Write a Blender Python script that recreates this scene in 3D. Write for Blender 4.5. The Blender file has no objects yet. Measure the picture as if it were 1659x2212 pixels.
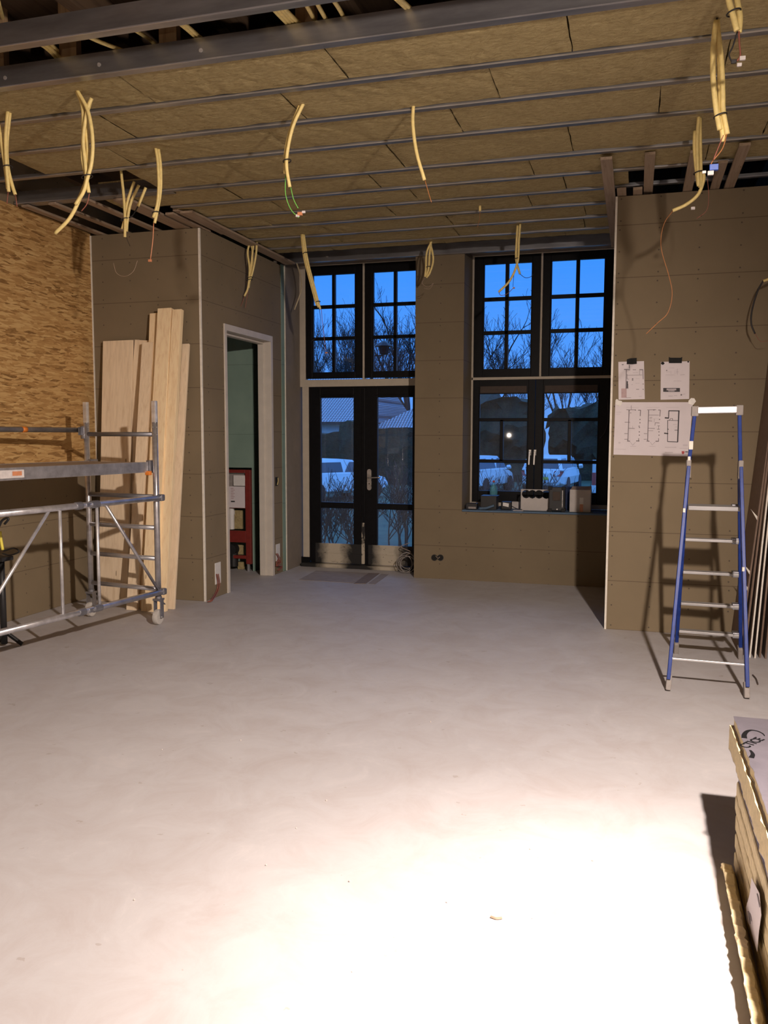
import bpy, bmesh, math, random
from mathutils import Vector, Matrix, noise
random.seed(7)
C = bpy.context.scene
COL = C.collection
R = math.radians

# ------------------------------------------------------------ camera
CX, CY, F = 829.5, 1106.0, 1825.0
CAM = Vector((0, 0, 1.6))
yaw, pitch, roll = R(16.480), R(-5.215), R(0.155)
_f = Vector((-math.sin(yaw), math.cos(yaw), 0)); _r = Vector((math.cos(yaw), math.sin(yaw), 0)); _u = Vector((0, 0, 1))
FW = _f*math.cos(pitch) + _u*math.sin(pitch)
_u2 = _r.cross(FW)
RT = _r*math.cos(roll) + _u2*math.sin(roll)
UP = -_r*math.sin(roll) + _u2*math.cos(roll)
cd = bpy.data.cameras.new('camera'); cam = bpy.data.objects.new('camera', cd); COL.objects.link(cam)
cd.sensor_fit = 'VERTICAL'; cd.sensor_height = 24.0; cd.lens = F/2212*24.0
cd.clip_start = 0.05; cd.clip_end = 400
m = Matrix.Identity(4)
for i in range(3):
    m[i][0] = RT[i]; m[i][1] = UP[i]; m[i][2] = -FW[i]; m[i][3] = CAM[i]
cam.matrix_world = m
C.camera = cam

def at(px, py, x=None, y=None, z=None):
    """world point seen at a photo position, on a known real plane"""
    d = RT*((px-CX)/F) - UP*((py-CY)/F) + FW
    if x is not None: t = (x-CAM.x)/d.x
    elif y is not None: t = (y-CAM.y)/d.y
    else: t = (z-CAM.z)/d.z
    return CAM + d*t

# ------------------------------------------------------------ world, lights, exposure
w = bpy.data.worlds.new('dusk_sky'); C.world = w; w.use_nodes = True
nt = w.node_tree; nt.nodes.clear()
o_ = nt.nodes.new('ShaderNodeOutputWorld'); bg = nt.nodes.new('ShaderNodeBackground')
tc = nt.nodes.new('ShaderNodeTexCoord'); sx = nt.nodes.new('ShaderNodeSeparateXYZ'); cr = nt.nodes.new('ShaderNodeValToRGB')
nt.links.new(tc.outputs['Generated'], sx.inputs[0]); nt.links.new(sx.outputs['Z'], cr.inputs[0])
nt.links.new(cr.outputs[0], bg.inputs[0]); nt.links.new(bg.outputs[0], o_.inputs[0])
e = cr.color_ramp.elements
e[0].position = 0.0; e[0].color = (0.115, 0.31, 0.80, 1)
e[1].position = 0.26; e[1].color = (0.026, 0.25, 1.0, 1)
e2 = cr.color_ramp.elements.new(0.10); e2.color = (0.075, 0.30, 0.93, 1)
e3 = cr.color_ramp.elements.new(0.5); e3.color = (0.26, 0.72, 1.9, 1)
bg.inputs[1].default_value = 1.3

LAMP = Vector((0.83, 1.6, 3.0))
def spot(name, loc, target, power, color, size, blend, radius):
    l = bpy.data.lights.new(name, 'SPOT'); o = bpy.data.objects.new(name, l); COL.objects.link(o)
    l.energy = power; l.color = color; l.spot_size = R(size); l.spot_blend = blend; l.shadow_soft_size = radius
    o.location = loc
    o.rotation_euler = (Vector(target)-Vector(loc)).to_track_quat('-Z', 'Y').to_euler()
    return o
spot('work_light', LAMP, (-1.55, 4.0, 0.0), 1280, (1.0, 0.84, 0.74), 126, 1.0, 0.055)
spot('work_light_down', LAMP+Vector((0.06, 0.02, 0)), (0.10, 2.35, 0.0), 560, (1.0, 0.84, 0.76), 52, 1.0, 0.06)
# fill light added at the floodlight to brighten ceiling edges and conduits
l = bpy.data.lights.new('ceiling_fill', 'POINT'); lo = bpy.data.objects.new('ceiling_fill', l); COL.objects.link(lo)
l.energy = 80; l.color = (1, 0.84, 0.70); l.shadow_soft_size = 0.05; lo.location = LAMP + Vector((0, 0, -0.05))
# dim bulb in the part of the room behind the photographer
l = bpy.data.lights.new('room_bulb', 'POINT'); lo = bpy.data.objects.new('room_bulb', l); COL.objects.link(lo)
l.energy = 42; l.color = (1, 0.82, 0.68); l.shadow_soft_size = 0.022; lo.location = (-2.83, -0.6, 1.6)

vs = C.view_settings
C.display_settings.display_device = 'sRGB'
vs.view_transform = 'Standard'; vs.look = 'None'; vs.gamma = 1.0; vs.use_curve_mapping = False; vs.exposure = 0.0

# ------------------------------------------------------------ materials
class N:
    """small node helper"""
    def __init__(s, name):
        s.m = bpy.data.materials.new(name); s.m.use_nodes = True; s.t = s.m.node_tree; s.t.nodes.clear()
        s.out = s.t.nodes.new('ShaderNodeOutputMaterial'); s.b = s.t.nodes.new('ShaderNodeBsdfPrincipled')
        s.t.links.new(s.b.outputs[0], s.out.inputs[0])
    def n(s, ty, **k):
        q = s.t.nodes.new('ShaderNode'+ty)
        for a, v in k.items(): setattr(q, a, v)
        return q
    def l(s, a, b): s.t.links.new(a, b)
    def setin(s, node, key, v):
        if hasattr(v, 'is_output'): s.l(v, node.inputs[key])
        else: node.inputs[key].default_value = v
    def math(s, op, a, b=0.0, c=None, clamp=False):
        q = s.n('Math', operation=op, use_clamp=clamp); s.setin(q, 0, a); s.setin(q, 1, b)
        if c is not None: s.setin(q, 2, c)
        return q.outputs[0]
    def pos(s):
        g = s.n('NewGeometry'); x = s.n('SeparateXYZ'); s.l(g.outputs['Position'], x.inputs[0]); return g.outputs['Position'], x.outputs
    def obj(s):
        g = s.n('TexCoord'); return g.outputs['Object']
    def noise(s, scale, detail=4, rough=.55, vec=None, dist=0):
        q = s.n('TexNoise'); q.inputs['Scale'].default_value = scale; q.inputs['Detail'].default_value = detail
        q.inputs['Roughness'].default_value = rough; q.inputs['Distortion'].default_value = dist
        if vec is not None: s.l(vec, q.inputs['Vector'])
        return q.outputs[0]
    def mapping(s, vec, scale, rot=(0, 0, 0)):
        q = s.n('Mapping'); s.l(vec, q.inputs[0]); q.inputs['Scale'].default_value = scale; q.inputs['Rotation'].default_value = rot
        return q.outputs[0]
    def ramp(s, fac, stops):
        q = s.n('ValToRGB'); s.l(fac, q.inputs[0]); es = q.color_ramp.elements
        while len(es) < len(stops): es.new(0.5)
        for el, (p, c) in zip(es, stops):
            el.position = p; el.color = (c[0], c[1], c[2], 1) if not isinstance(c, float) else (c, c, c, 1)
        return q.outputs[0]
    def mix(s, fac, a, b, mode='MIX'):
        q = s.n('Mix', data_type='RGBA', blend_type=mode); s.setin(q, 0, fac)
        for i, v in ((6, a), (7, b)):
            if hasattr(v, 'is_output'): s.l(v, q.inputs[i])
            else: q.inputs[i].default_value = (v[0], v[1], v[2], 1)
        return q.outputs[2]
    def bump(s, h, strength=.3, dist=.01):
        q = s.n('Bump'); q.inputs['Strength'].default_value = strength; q.inputs['Distance'].default_value = dist
        s.l(h, q.inputs['Height']); s.l(q.outputs[0], s.b.inputs['Normal'])
    def fin(s, col, rough=.6, metal=0.0, spec=None):
        s.setin(s.b, 'Base Color', col if hasattr(col, 'is_output') else (col[0], col[1], col[2], 1))
        s.setin(s.b, 'Roughness', rough); s.setin(s.b, 'Metallic', metal)
        if spec is not None: s.b.inputs['Specular IOR Level'].default_value = spec
        return s.m

def simple(name, col, rough=.6, metal=0.0, var=.12, scale=30, bump=0.0, spec=None):
    s = N(name); nz = s.noise(scale, 4, .6, s.obj())
    dark = tuple(c*(1-var) for c in col); lite = tuple(min(1, c*(1+var)) for c in col)
    c = s.ramp(nz, [(.3, dark), (.7, lite)])
    if bump: s.bump(nz, bump, .004)
    return s.fin(c, rough, metal, spec)

def drywall(name, axis, zoff=0.0, step=.4078, base=(.235, .183, .115), hoff=0.0, pitchh=.30):
    """brown plasterboard sheets: thin joint lines and rows of screw heads"""
    s = N(name); P, x = s.pos(); h = x[0] if axis == 'X' else x[1]
    zz = s.math('DIVIDE', s.math('SUBTRACT', x[2], zoff), step)
    fr = s.math('FRACT', zz)
    dj = s.math('MULTIPLY', s.math('MINIMUM', fr, s.math('SUBTRACT', 1.0, fr)), step)
    line = s.math('LESS_THAN', dj, .0028)
    row = s.math('FLOOR', zz)
    hh = s.math('ADD', s.math('DIVIDE', s.math('ADD', h, hoff), pitchh), s.math('MULTIPLY', s.math('SINE', s.math('MULTIPLY', row, 12.9)), .06))
    du = s.math('MULTIPLY', s.math('ABSOLUTE', s.math('SUBTRACT', s.math('FRACT', hh), .5)), pitchh)
    dv = None
    for v0 in (.085, .5, .915):
        d = s.math('MULTIPLY', s.math('ABSOLUTE', s.math('SUBTRACT', fr, v0)), step)
        dv = d if dv is None else s.math('MINIMUM', dv, d)
    rr = s.math('SQRT', s.math('ADD', s.math('MULTIPLY', du, du), s.math('MULTIPLY', dv, dv)))
    screw = s.math('LESS_THAN', rr, .0062)
    n1 = s.noise(1.3, 4, .6, P); n2 = s.noise(60, 3, .7, P)
    c = s.ramp(n1, [(.3, tuple(b*.90 for b in base)), (.7, tuple(b*1.08 for b in base))])
    c = s.mix(s.math('MULTIPLY', n2, .12), c, tuple(b*.7 for b in base))
    c = s.mix(s.math('MULTIPLY', line, .62), c, (.075, .05, .035))
    c = s.mix(s.math('MULTIPLY', screw, .75), c, (.06, .05, .045))
    return s.fin(c, .82, 0, .25)

def wood(name, base, dark, along='Z', scale=1.0, rough=.62):
    s = N(name); v = s.obj()
    sc = {'Z': (22, 22, 1.1), 'Y': (22, 1.1, 22), 'X': (1.1, 22, 22)}[along]
    oi = s.n('ObjectInfo'); add = s.n('VectorMath', operation='ADD'); s.l(v, add.inputs[0])
    cm = s.n('CombineXYZ'); r1 = s.math('MULTIPLY', oi.outputs['Random'], 37.0)
    for i in range(3): s.l(r1, cm.inputs[i])
    s.l(cm.outputs[0], add.inputs[1]); v2 = add.outputs[0]
    g = s.noise(2.0*scale, 5, .62, s.mapping(v2, sc), .6)
    k = s.n('TexVoronoi'); k.inputs['Scale'].default_value = 1.0
    ks = {'Z': (14, 14, 3.2), 'Y': (14, 3.2, 14), 'X': (3.2, 14, 14)}[along]
    s.l(s.mapping(v2, ks), k.inputs['Vector'])
    knot = s.math('LESS_THAN', k.outputs[0], .10)
    kmask = s.math('MULTIPLY', knot, s.math('GREATER_THAN', s.noise(1.7, 0, .5, v2), .56))
    c = s.ramp(g, [(.25, dark), (.5, base), (.8, tuple(min(1, b*1.12) for b in base))])
    c = s.mix(s.math('MULTIPLY', kmask, .7), c, tuple(d*.42 for d in dark))
    s.bump(g, .12, .003)
    return s.fin(c, rough, 0, .3)

M = {}
M['dry_x'] = drywall('plasterboard_frontal', 'X')
M['dry_back'] = drywall('plasterboard_back_shaded', 'X', -.035, .4078, (.215, .168, .106), .1, .30)  # same board, base darkened for the weaker light at the back
M['dry_y'] = drywall('plasterboard_side', 'Y')
M['dry_plain'] = simple('plasterboard_reveal', (.22, .185, .15), .85, 0, .08, 6)
M['green'] = None
s = N('green_moisture_board'); P, x = s.pos(); fr = s.math('FRACT', s.math('DIVIDE', x[2], .8)); ln = s.math('LESS_THAN', fr, .006)
M['green'] = s.fin(s.mix(s.math('MULTIPLY', ln, .5), s.ramp(s.noise(3, 3, .5, P), [(.3, (.19, .28, .23)), (.7, (.24, .34, .28))]), (.05, .07, .06)), .8)
# OSB
s = N('osb_board'); v = s.obj()
cols = []; best = None
for i, (rot, sc) in enumerate(((.18, (2, 9, 62)), (-.75, (2, 8, 55)), (.95, (2, 8, 58)), (-.2, (2, 12, 75)))):
    wob = s.n('TexNoise'); wob.inputs['Scale'].default_value = 6; s.l(v, wob.inputs['Vector'])
    ad = s.n('VectorMath', operation='MULTIPLY_ADD'); s.l(wob.outputs['Color'], ad.inputs[0]); ad.inputs[1].default_value = (.03, .03, .03); s.l(v, ad.inputs[2])
    vo = s.n('TexVoronoi'); vo.inputs['Scale'].default_value = 1; s.l(s.mapping(ad.outputs[0], sc, (rot, 0, 0)), vo.inputs['Vector'])
    sel = s.n('SeparateXYZ'); s.l(vo.outputs['Color'], sel.inputs[0])
    if best is None: best = (sel.outputs[0], sel.outputs[1])
    else:
        g_ = s.math('GREATER_THAN', sel.outputs[1], best[1])
        f1 = s.n('Mix', data_type='FLOAT'); s.l(g_, f1.inputs[0]); s.l(best[0], f1.inputs[2]); s.l(sel.outputs[0], f1.inputs[3])
        best = (f1.outputs[0], s.math('MAXIMUM', best[1], sel.outputs[1]))
fine = s.noise(40, 3, .6, s.mapping(v, (1, .6, 3)))
big = s.noise(1.4, 3, .6, v)
t_ = s.math('ADD', s.math('MULTIPLY', best[0], .72), s.math('MULTIPLY', fine, .28))
c = s.ramp(t_, [(.13, (.16, .075, .022)), (.26, (.40, .22, .075)), (.55, (.55, .335, .13)), (.9, (.70, .48, .21))])
c = s.mix(s.math('MULTIPLY', big, .5), c, (.46, .27, .10))
s.bump(t_, .2, .003)
M['osb'] = s.fin(c, .65, 0, .3)
# mineral wool
s = N('mineral_wool'); P, x = s.pos()
n1 = s.noise(2.2, 6, .65, P); n2 = s.noise(22, 6, .75, s.mapping(P, (1, 2.2, 1)), .5); n3 = s.noise(9, 4, .6, P, 1.5)
c = s.ramp(n2, [(.25, (.27, .20, .09)), (.5, (.47, .375, .19)), (.75, (.60, .50, .28))])
c = s.mix(s.math('MULTIPLY', n1, .45), c, (.40, .31, .155))
s.bump(s.math('ADD', n2, s.math('MULTIPLY', n3, 1.2)), .8, .02)
M['wool'] = s.fin(c, .95, 0, .05)
# galvanised steel
def steel(name, base, rough, metal=.85):
    s = N(name); P, x = s.pos()
    n1 = s.noise(7, 4, .6, s.mapping(P, (.35, 2, 2))); n2 = s.noise(60, 2, .5, P)
    c = s.ramp(n1, [(.3, tuple(b*.75 for b in base)), (.7, tuple(min(1, b*1.15) for b in base))])
    rr = s.math('ADD', s.math('MULTIPLY', n1, .12), rough-.06)
    return s.fin(c, rr, metal)
M['galv'] = steel('galvanised_steel', (.38, .385, .41), .36)
M['alu'] = steel('scuffed_aluminium', (.68, .67, .70), .30, .78)
M['step_alu'] = steel('worn_aluminium', (.42, .41, .41), .55, .5)
M['alu_lt'] = steel('bright_aluminium', (.80, .79, .80), .40, .7)
M['steel_dark'] = steel('dull_steel', (.33, .33, .36), .45, .8)
M['chrome'] = steel('satin_metal', (.75, .74, .72), .28, .9)
# screed
s = N('concrete_screed'); P, x = s.pos()
n1 = s.noise(.55, 5, .6, P); n2 = s.noise(3.5, 6, .7, P, .8); n3 = s.noise(28, 5, .7, P)
c = s.ramp(n1, [(.3, (.475, .455, .46)), (.7, (.55, .535, .545))])
c = s.mix(s.ramp(n2, [(.44, 0.0), (.72, .5)]), c, (.40, .345, .33))
c = s.mix(s.ramp(n2, [(.30, .45), (.42, 0.0)]), c, (.60, .57, .57))
sp = s.math('MULTIPLY', s.math('GREATER_THAN', s.noise(11, 3, .6, P), .70), .35)
c = s.mix(sp, c, (.27, .21, .17))
c = s.mix(s.math('MULTIPLY', n3, .12), c, (.30, .28, .27))
s.bump(s.math('ADD', n2, s.math('MULTIPLY', n3, .4)), .10, .01)
M['floor'] = s.fin(c, s.math('ADD', s.math('MULTIPLY', n2, .2), .50), 0, .35)
M['pine'] = wood('pine_plank', (.95, .75, .48), (.80, .57, .32))
M['pine_grey'] = wood('pale_spruce_board', (.86, .70, .50), (.72, .55, .36))
M['lath'] = wood('batten_wood', (.36, .27, .19), (.23, .16, .105), 'Y')
M['joist'] = wood('joist_wood', (.40, .27, .15), (.24, .15, .08), 'Z')
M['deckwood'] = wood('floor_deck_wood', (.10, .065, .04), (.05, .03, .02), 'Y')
M['black'] = simple('black_frame_paint', (.005, .005, .006), .45, 0, .3, 20, spec=.18)
M['blackm'] = simple('black_plastic', (.02, .02, .021), .45)
M['cream'] = simple('cream_primer', (.50, .44, .35), .6, 0, .06, 12)
M['white_frame'] = simple('white_primed_wood', (.62, .565, .49), .55, 0, .05, 10)
M['bead'] = simple('white_corner_bead', (.80, .75, .66), .6, 0, .08, 30)
# burnt / half painted bottom rails
s = N('patchy_black_on_cream'); P, x = s.pos()
n1 = s.noise(9, 5, .6, P, .5)
cyc = s.math('ABSOLUTE', s.math('SUBTRACT', s.math('FRACT', s.math('DIVIDE', s.math('ADD', x[0], 3.774), .677)), .46))
low = s.math('ADD', s.math('MULTIPLY', cyc, 2.3), s.math('MULTIPLY', n1, .55))
f = s.ramp(low, [(.50, 0.0), (.98, 1.0)])
n4 = s.noise(26, 5, .7, s.mapping(P, (.6, 1, 2.2)), .8)
c = s.mix(f, (.50, .44, .34), (.014, .013, .012))
c = s.mix(s.math('MULTIPLY', s.math('GREATER_THAN', n4, .64), .9), c, (.02, .017, .015))
M['patchy'] = s.fin(c, .6)
s = N('chipped_cream_paint'); P, x = s.pos(); n1 = s.noise(17, 5, .7, s.mapping(P, (1, 1, .45)), .6)
f = s.math('ADD', s.math('MULTIPLY', x[2], .55), n1)
M['chipped'] = s.fin(s.mix(s.ramp(f, [(.66, 0.0), (.76, 1.0)]), (.50, .44, .34), (.014, .013, .012)), .6)
def glass(name, dirt=.03, dcol=(.25, .27, .3)):
    m_ = bpy.data.materials.new(name); m_.use_nodes = True; t = m_.node_tree; t.nodes.clear()
    o = t.nodes.new('ShaderNodeOutputMaterial'); tr = t.nodes.new('ShaderNodeBsdfTransparent'); gl = t.nodes.new('ShaderNodeBsdfGlossy')
    gl.inputs['Roughness'].default_value = .02; fr = t.nodes.new('ShaderNodeFresnel'); fr.inputs[0].default_value = 1.45
    tr.inputs[0].default_value = (.94, .96, .97, 1)
    mx = t.nodes.new('ShaderNodeMixShader'); t.links.new(fr.outputs[0], mx.inputs[0]); t.links.new(tr.outputs[0], mx.inputs[1]); t.links.new(gl.outputs[0], mx.inputs[2])
    df = t.nodes.new('ShaderNodeBsdfDiffuse'); df.inputs[0].default_value = (*dcol, 1)
    nz = t.nodes.new('ShaderNodeTexNoise'); nz.inputs['Scale'].default_value = 3.0; nz.inputs['Detail'].default_value = 5
    g = t.nodes.new('ShaderNodeNewGeometry'); mp = t.nodes.new('ShaderNodeMapping'); mp.inputs['Scale'].default_value = (2.2, 1, .7)
    t.links.new(g.outputs['Position'], mp.inputs[0]); t.links.new(mp.outputs[0], nz.inputs['Vector'])
    mu = t.nodes.new('ShaderNodeMath'); mu.operation = 'MULTIPLY'; t.links.new(nz.outputs[0], mu.inputs[0]); mu.inputs[1].default_value = dirt*2
    m2 = t.nodes.new('ShaderNodeMixShader'); t.links.new(mu.outputs[0], m2.inputs[0]); t.links.new(mx.outputs[0], m2.inputs[1]); t.links.new(df.outputs[0], m2.inputs[2])
    t.links.new(m2.outputs[0], o.inputs[0]); return m_
M['glass'] = glass('window_glass', .012)
M['glass_dusty'] = glass('dusty_window_glass', .045, (.5, .5, .52))
M['glass_bottle'] = glass('teal_plastic', .25, (.20, .62, .75))
M['conduit'] = simple('yellow_flex_conduit', (.84, .67, .27), .5, 0, .10, 40, .2)
M['conduit_pale'] = simple('pale_flex_conduit', (.55, .46, .30), .5, 0, .10, 40)
M['wire_orange'] = simple('orange_wire', (.38, .15, .045), .5)
M['wire_green'] = simple('green_yellow_wire', (.18, .55, .10), .5)
M['wire_red'] = simple('brown_red_wire', (.28, .09, .06), .5)
M['wire_black'] = simple('black_wire', (.02, .018, .02), .5)
M['wire_pale'] = simple('pale_wire', (.38, .28, .2), .5)
M['clear'] = simple('clear_connector', (.65, .60, .58), .25)
M['conn_orange'] = simple('orange_connector', (.62, .25, .12), .4)
M['conn_blue'] = simple('blue_connector', (.03, .10, .45), .4)
M['blue'] = simple('blue_ladder_enamel', (.010, .036, .22), .42, 0, .18, 25, spec=.3)
M['orange'] = simple('orange_plastic', (.75, .22, .03), .45)
M['grey_rubber'] = simple('grey_rubber', (.30, .27, .25), .7)
M['wheel'] = simple('pale_wheel_plastic', (.55, .52, .48), .5)
M['tape'] = simple('black_tape', (.02, .02, .02), .7, spec=.1)
M['tape_white'] = simple('pale_tape', (.70, .66, .60), .35)
M['paper'] = simple('drawing_paper', (.70, .64, .66), .75, 0, .03, 8)
M['ink'] = simple('grey_ink', (.22, .19, .20), .8)
M['ink_dark'] = simple('dark_ink', (.06, .055, .06), .8)
M['print_black'] = simple('black_print', (.008, .008, .009), .7, spec=.1)
M['ink_light'] = simple('faint_ink', (.48, .43, .45), .8)
M['ink_red'] = simple('red_ink', (.45, .08, .08), .8)
M['ink_pink'] = simple('pink_shading', (.50, .36, .36), .8)
M['pir'] = simple('yellow_foam_core', (.72, .60, .36), .85, 0, .14, 45, .5)
s = N('foil_facing'); P, x = s.pos(); nz = s.noise(7, 4, .6, P, 1.0)
s.bump(nz, .25, .01); M['foil'] = s.fin(s.ramp(nz, [(.3, (.38, .355, .42)), (.7, (.48, .45, .53))]), .42, .80)
M['white'] = simple('white_plastic', (.75, .73, .70), .5, 0, .04)
M['red_steel'] = simple('red_steel_frame', (.20, .024, .018), .5)
M['cardboard'] = simple('white_cardboard', (.55, .51, .48), .8, 0, .06, 10)
M['box_brown'] = simple('brown_cardboard', (.42, .30, .19), .85)
M['red'] = simple('red_print', (.50, .07, .05), .6)
M['darkblue'] = simple('dark_blue_plastic', (.02, .035, .09), .4)
M['bluecloth'] = simple('blue_grey_cloth', (.10, .16, .24), .9)
M['sheetedge'] = simple('plasterboard_core', (.74, .70, .62), .9, 0, .08, 50)
M['sheetpaper'] = simple('brown_board_paper', (.19, .13, .095), .85)
M['dark'] = simple('hole_shade', (.012, .011, .010), .9)  # near-black for flat plates that paint the shade in wall holes
M['debris'] = simple('dark_debris', (.07, .05, .04), .8)
M['grit'] = simple('plaster_crumbs', (.55, .50, .46), .9)
M['patch'] = simple('thin_floor_hardboard', (.335, .29, .265), .8, 0, .12, 9)
M['yellow'] = simple('yellow_strap', (.85, .72, .10), .5)
M['bark'] = simple('bark', (.030, .026, .024), .9)
M['twig'] = simple('shrub_twigs', (.045, .028, .022), .9)
s = N('hedge_leaves'); P, x = s.pos(); nz = s.noise(5, 6, .75, P)
s.bump(nz, 1.0, .2); M['hedge'] = s.fin(s.ramp(nz, [(.35, (.008, .018, .008)), (.7, (.035, .065, .025))]), .8)
s = N('wet_grass'); P, x = s.pos(); nz = s.noise(1.2, 8, .75, P)
M['grass'] = s.fin(s.ramp(nz, [(.35, (.03, .05, .025)), (.7, (.09, .12, .06))]), .9)
s = N('roof_tiles'); v = s.obj()
sxyz = s.n('SeparateXYZ'); s.l(v, sxyz.inputs[0])
wx = s.math('ABSOLUTE', s.math('SINE', s.math('MULTIPLY', sxyz.outputs[0], 3.14159/.17)))
wz = s.math('FRACT', s.math('DIVIDE', sxyz.outputs[2], .10))
t1 = s.math('MULTIPLY', s.ramp(wx, [(.0, 0.0), (.55, 1.0)]), s.ramp(wz, [(.0, 0.0), (.3, 1.0)]))
s.bump(t1, 1.0, .06)
M['tiles'] = s.fin(s.mix(t1, (.06, .05, .055), (.42, .37, .38)), .45)
M['render'] = simple('white_house_render', (.62, .60, .56), .8)
M['carwhite'] = simple('white_car_paint', (.80, .80, .80), .25, 0, .02)
M['carglass'] = simple('dark_car_glass', (.06, .075, .09), .08)
M['tail'] = simple('tail_light_red', (.30, .02, .02), .3)
M['tyre'] = simple('tyre_rubber', (.02, .02, .02), .8)

# ------------------------------------------------------------ mesh helpers
OFF = {}
class B:
    def __init__(s): s.v = []; s.f = []
    def add(s, vs, fs):
        k = len(s.v); s.v += [Vector(p) for p in vs]; s.f += [tuple(i+k for i in f) for f in fs]; return s
    def box(s, a, b):
        x0, x1 = sorted((a[0], b[0])); y0, y1 = sorted((a[1], b[1])); z0, z1 = sorted((a[2], b[2]))
        return s.add([(x0,y0,z0),(x1,y0,z0),(x1,y1,z0),(x0,y1,z0),(x0,y0,z1),(x1,y0,z1),(x1,y1,z1),(x0,y1,z1)],
                     [(0,3,2,1),(4,5,6,7),(0,1,5,4),(1,2,6,5),(2,3,7,6),(3,0,4,7)])
    def beam(s, p, q, w, t, side=None):
        """rectangular bar from p to q, w across 'side', t across the other way"""
        p = Vector(p); q = Vector(q); d = (q-p).normalized()
        side = Vector(side if side else (1, 0, 0)); side = (side-d*side.dot(d)).normalized(); n = d.cross(side)
        a = side*w/2; b = n*t/2
        return s.add([p-a-b, p+a-b, p+a+b, p-a+b, q-a-b, q+a-b, q+a+b, q-a+b],
                     [(0,3,2,1),(4,5,6,7),(0,1,5,4),(1,2,6,5),(2,3,7,6),(3,0,4,7)])
    def tube(s, pts, r, n=8, caps=True, closed=False):
        pts = [Vector(p) for p in pts]; k = len(s.v); N_ = len(pts)
        rr = r if isinstance(r, (list, tuple)) else [r]*N_
        ref = None
        for i, p in enumerate(pts):
            if closed: d = (pts[(i+1) % N_]-pts[i-1])
            else: d = pts[min(i+1, N_-1)]-pts[max(i-1, 0)]
            if d.length < 1e-9: d = Vector((0, 0, 1))
            d.normalize()
            if ref is None:
                ref = Vector((1, 0, 0)) if abs(d.x) < .9 else Vector((0, 1, 0))
            a = (ref-d*ref.dot(d)).normalized(); b = d.cross(a); ref = a
            for j in range(n):
                t = 2*math.pi*j/n; s.v.append(p+(a*math.cos(t)+b*math.sin(t))*rr[i])
        for i in range(N_ if closed else N_-1):
            i2 = (i+1) % N_
            for j in range(n): s.f.append((k+i*n+j, k+i*n+(j+1) % n, k+i2*n+(j+1) % n, k+i2*n+j))
        if caps and not closed:
            s.f.append(tuple(k+j for j in reversed(range(n)))); s.f.append(tuple(k+(N_-1)*n+j for j in range(n)))
        return s
    def cyl(s, p, q, r, n=16): return s.tube([p, q], r, n)
    def lathe(s, c, prof, n=20):
        k = len(s.v); c = Vector(c)
        for r, z in prof:
            for j in range(n):
                t = 2*math.pi*j/n; s.v.append(c+Vector((r*math.cos(t), r*math.sin(t), z)))
        for i in range(len(prof)-1):
            for j in range(n): s.f.append((k+i*n+j, k+i*n+(j+1) % n, k+(i+1)*n+(j+1) % n, k+(i+1)*n+j))
        s.f.append(tuple(k+j for j in reversed(range(n)))); s.f.append(tuple(k+(len(prof)-1)*n+j for j in range(n)))
        return s
    def prism(s, poly, ax, a, b):
        """polygon in the two other axes, extruded along ax from a to b"""
        def P(p, t):
            q = list(p); q.insert(ax, t); return q
        n = len(poly)
        return s.add([P(p, a) for p in poly]+[P(p, b) for p in poly],
                     [tuple(range(n))[::-1], tuple(range(n, 2*n))]+[(i, (i+1) % n, n+(i+1) % n, n+i) for i in range(n)])
    def blob(s, c, r, n=8):
        prof = [(max(.001, r*math.sin(math.pi*i/6)), -r*math.cos(math.pi*i/6)) for i in range(7)]
        return s.lathe(c, prof, n)
    def build(s, name, mat, parent=None, bevel=0, smooth=False, origin=None):
        me = bpy.data.meshes.new(name)
        if parent is not None: off = OFF[parent.name]
        elif origin is not None: off = Vector(origin)
        else:
            xs = [p.x for p in s.v]; ys = [p.y for p in s.v]
            off = Vector(((min(xs)+max(xs))/2, (min(ys)+max(ys))/2, min(p.z for p in s.v)))
        me.from_pydata([tuple(p-off) for p in s.v], [], s.f)
        bm = bmesh.new(); bm.from_mesh(me); bmesh.ops.recalc_face_normals(bm, faces=bm.faces); bm.to_mesh(me); bm.free()
        me.materials.append(mat)
        if smooth:
            for p in me.polygons: p.use_smooth = True
        o = bpy.data.objects.new(name, me); COL.objects.link(o)
        if parent is not None: o.parent = parent
        else: o.location = off
        OFF[o.name] = off
        if bevel:
            md = o.modifiers.new('bevel', 'BEVEL'); md.width = bevel; md.segments = 2; md.limit_method = 'ANGLE'; md.angle_limit = R(40)
        return o
def tag(o, label=None, cat=None, group=None, kind=None):
    if label: o['label'] = label
    if cat: o['category'] = cat
    if group: o['group'] = group
    if kind: o['kind'] = kind
    return o
def thing(name, loc, label, cat, group=None):
    o = bpy.data.objects.new(name, None); COL.objects.link(o); o.location = loc; o.empty_display_size = .1
    OFF[o.name] = Vector(loc); return tag(o, label, cat, group)
def struct(name, b, mat, bevel=0): return tag(b.build(name, mat, bevel=bevel), kind='structure')
def structroot(name, loc):
    o = bpy.data.objects.new(name, None); COL.objects.link(o); o.location = loc; OFF[o.name] = Vector(loc); o['kind'] = 'structure'; return o
def smoothpath(pts, sub=5):
    pts = [Vector(p) for p in pts]
    if len(pts) < 3: return pts
    out = []
    P = [pts[0]*2-pts[1]]+pts+[pts[-1]*2-pts[-2]]
    for i in range(1, len(P)-2):
        p0, p1, p2, p3 = P[i-1], P[i], P[i+1], P[i+2]
        for k in range(sub):
            t = k/sub
            out.append(.5*((2*p1)+(p2-p0)*t+(2*p0-5*p1+4*p2-p3)*t*t+(3*p1-p0-3*p2+p3)*t**3))
    out.append(pts[-1]); return out

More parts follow.
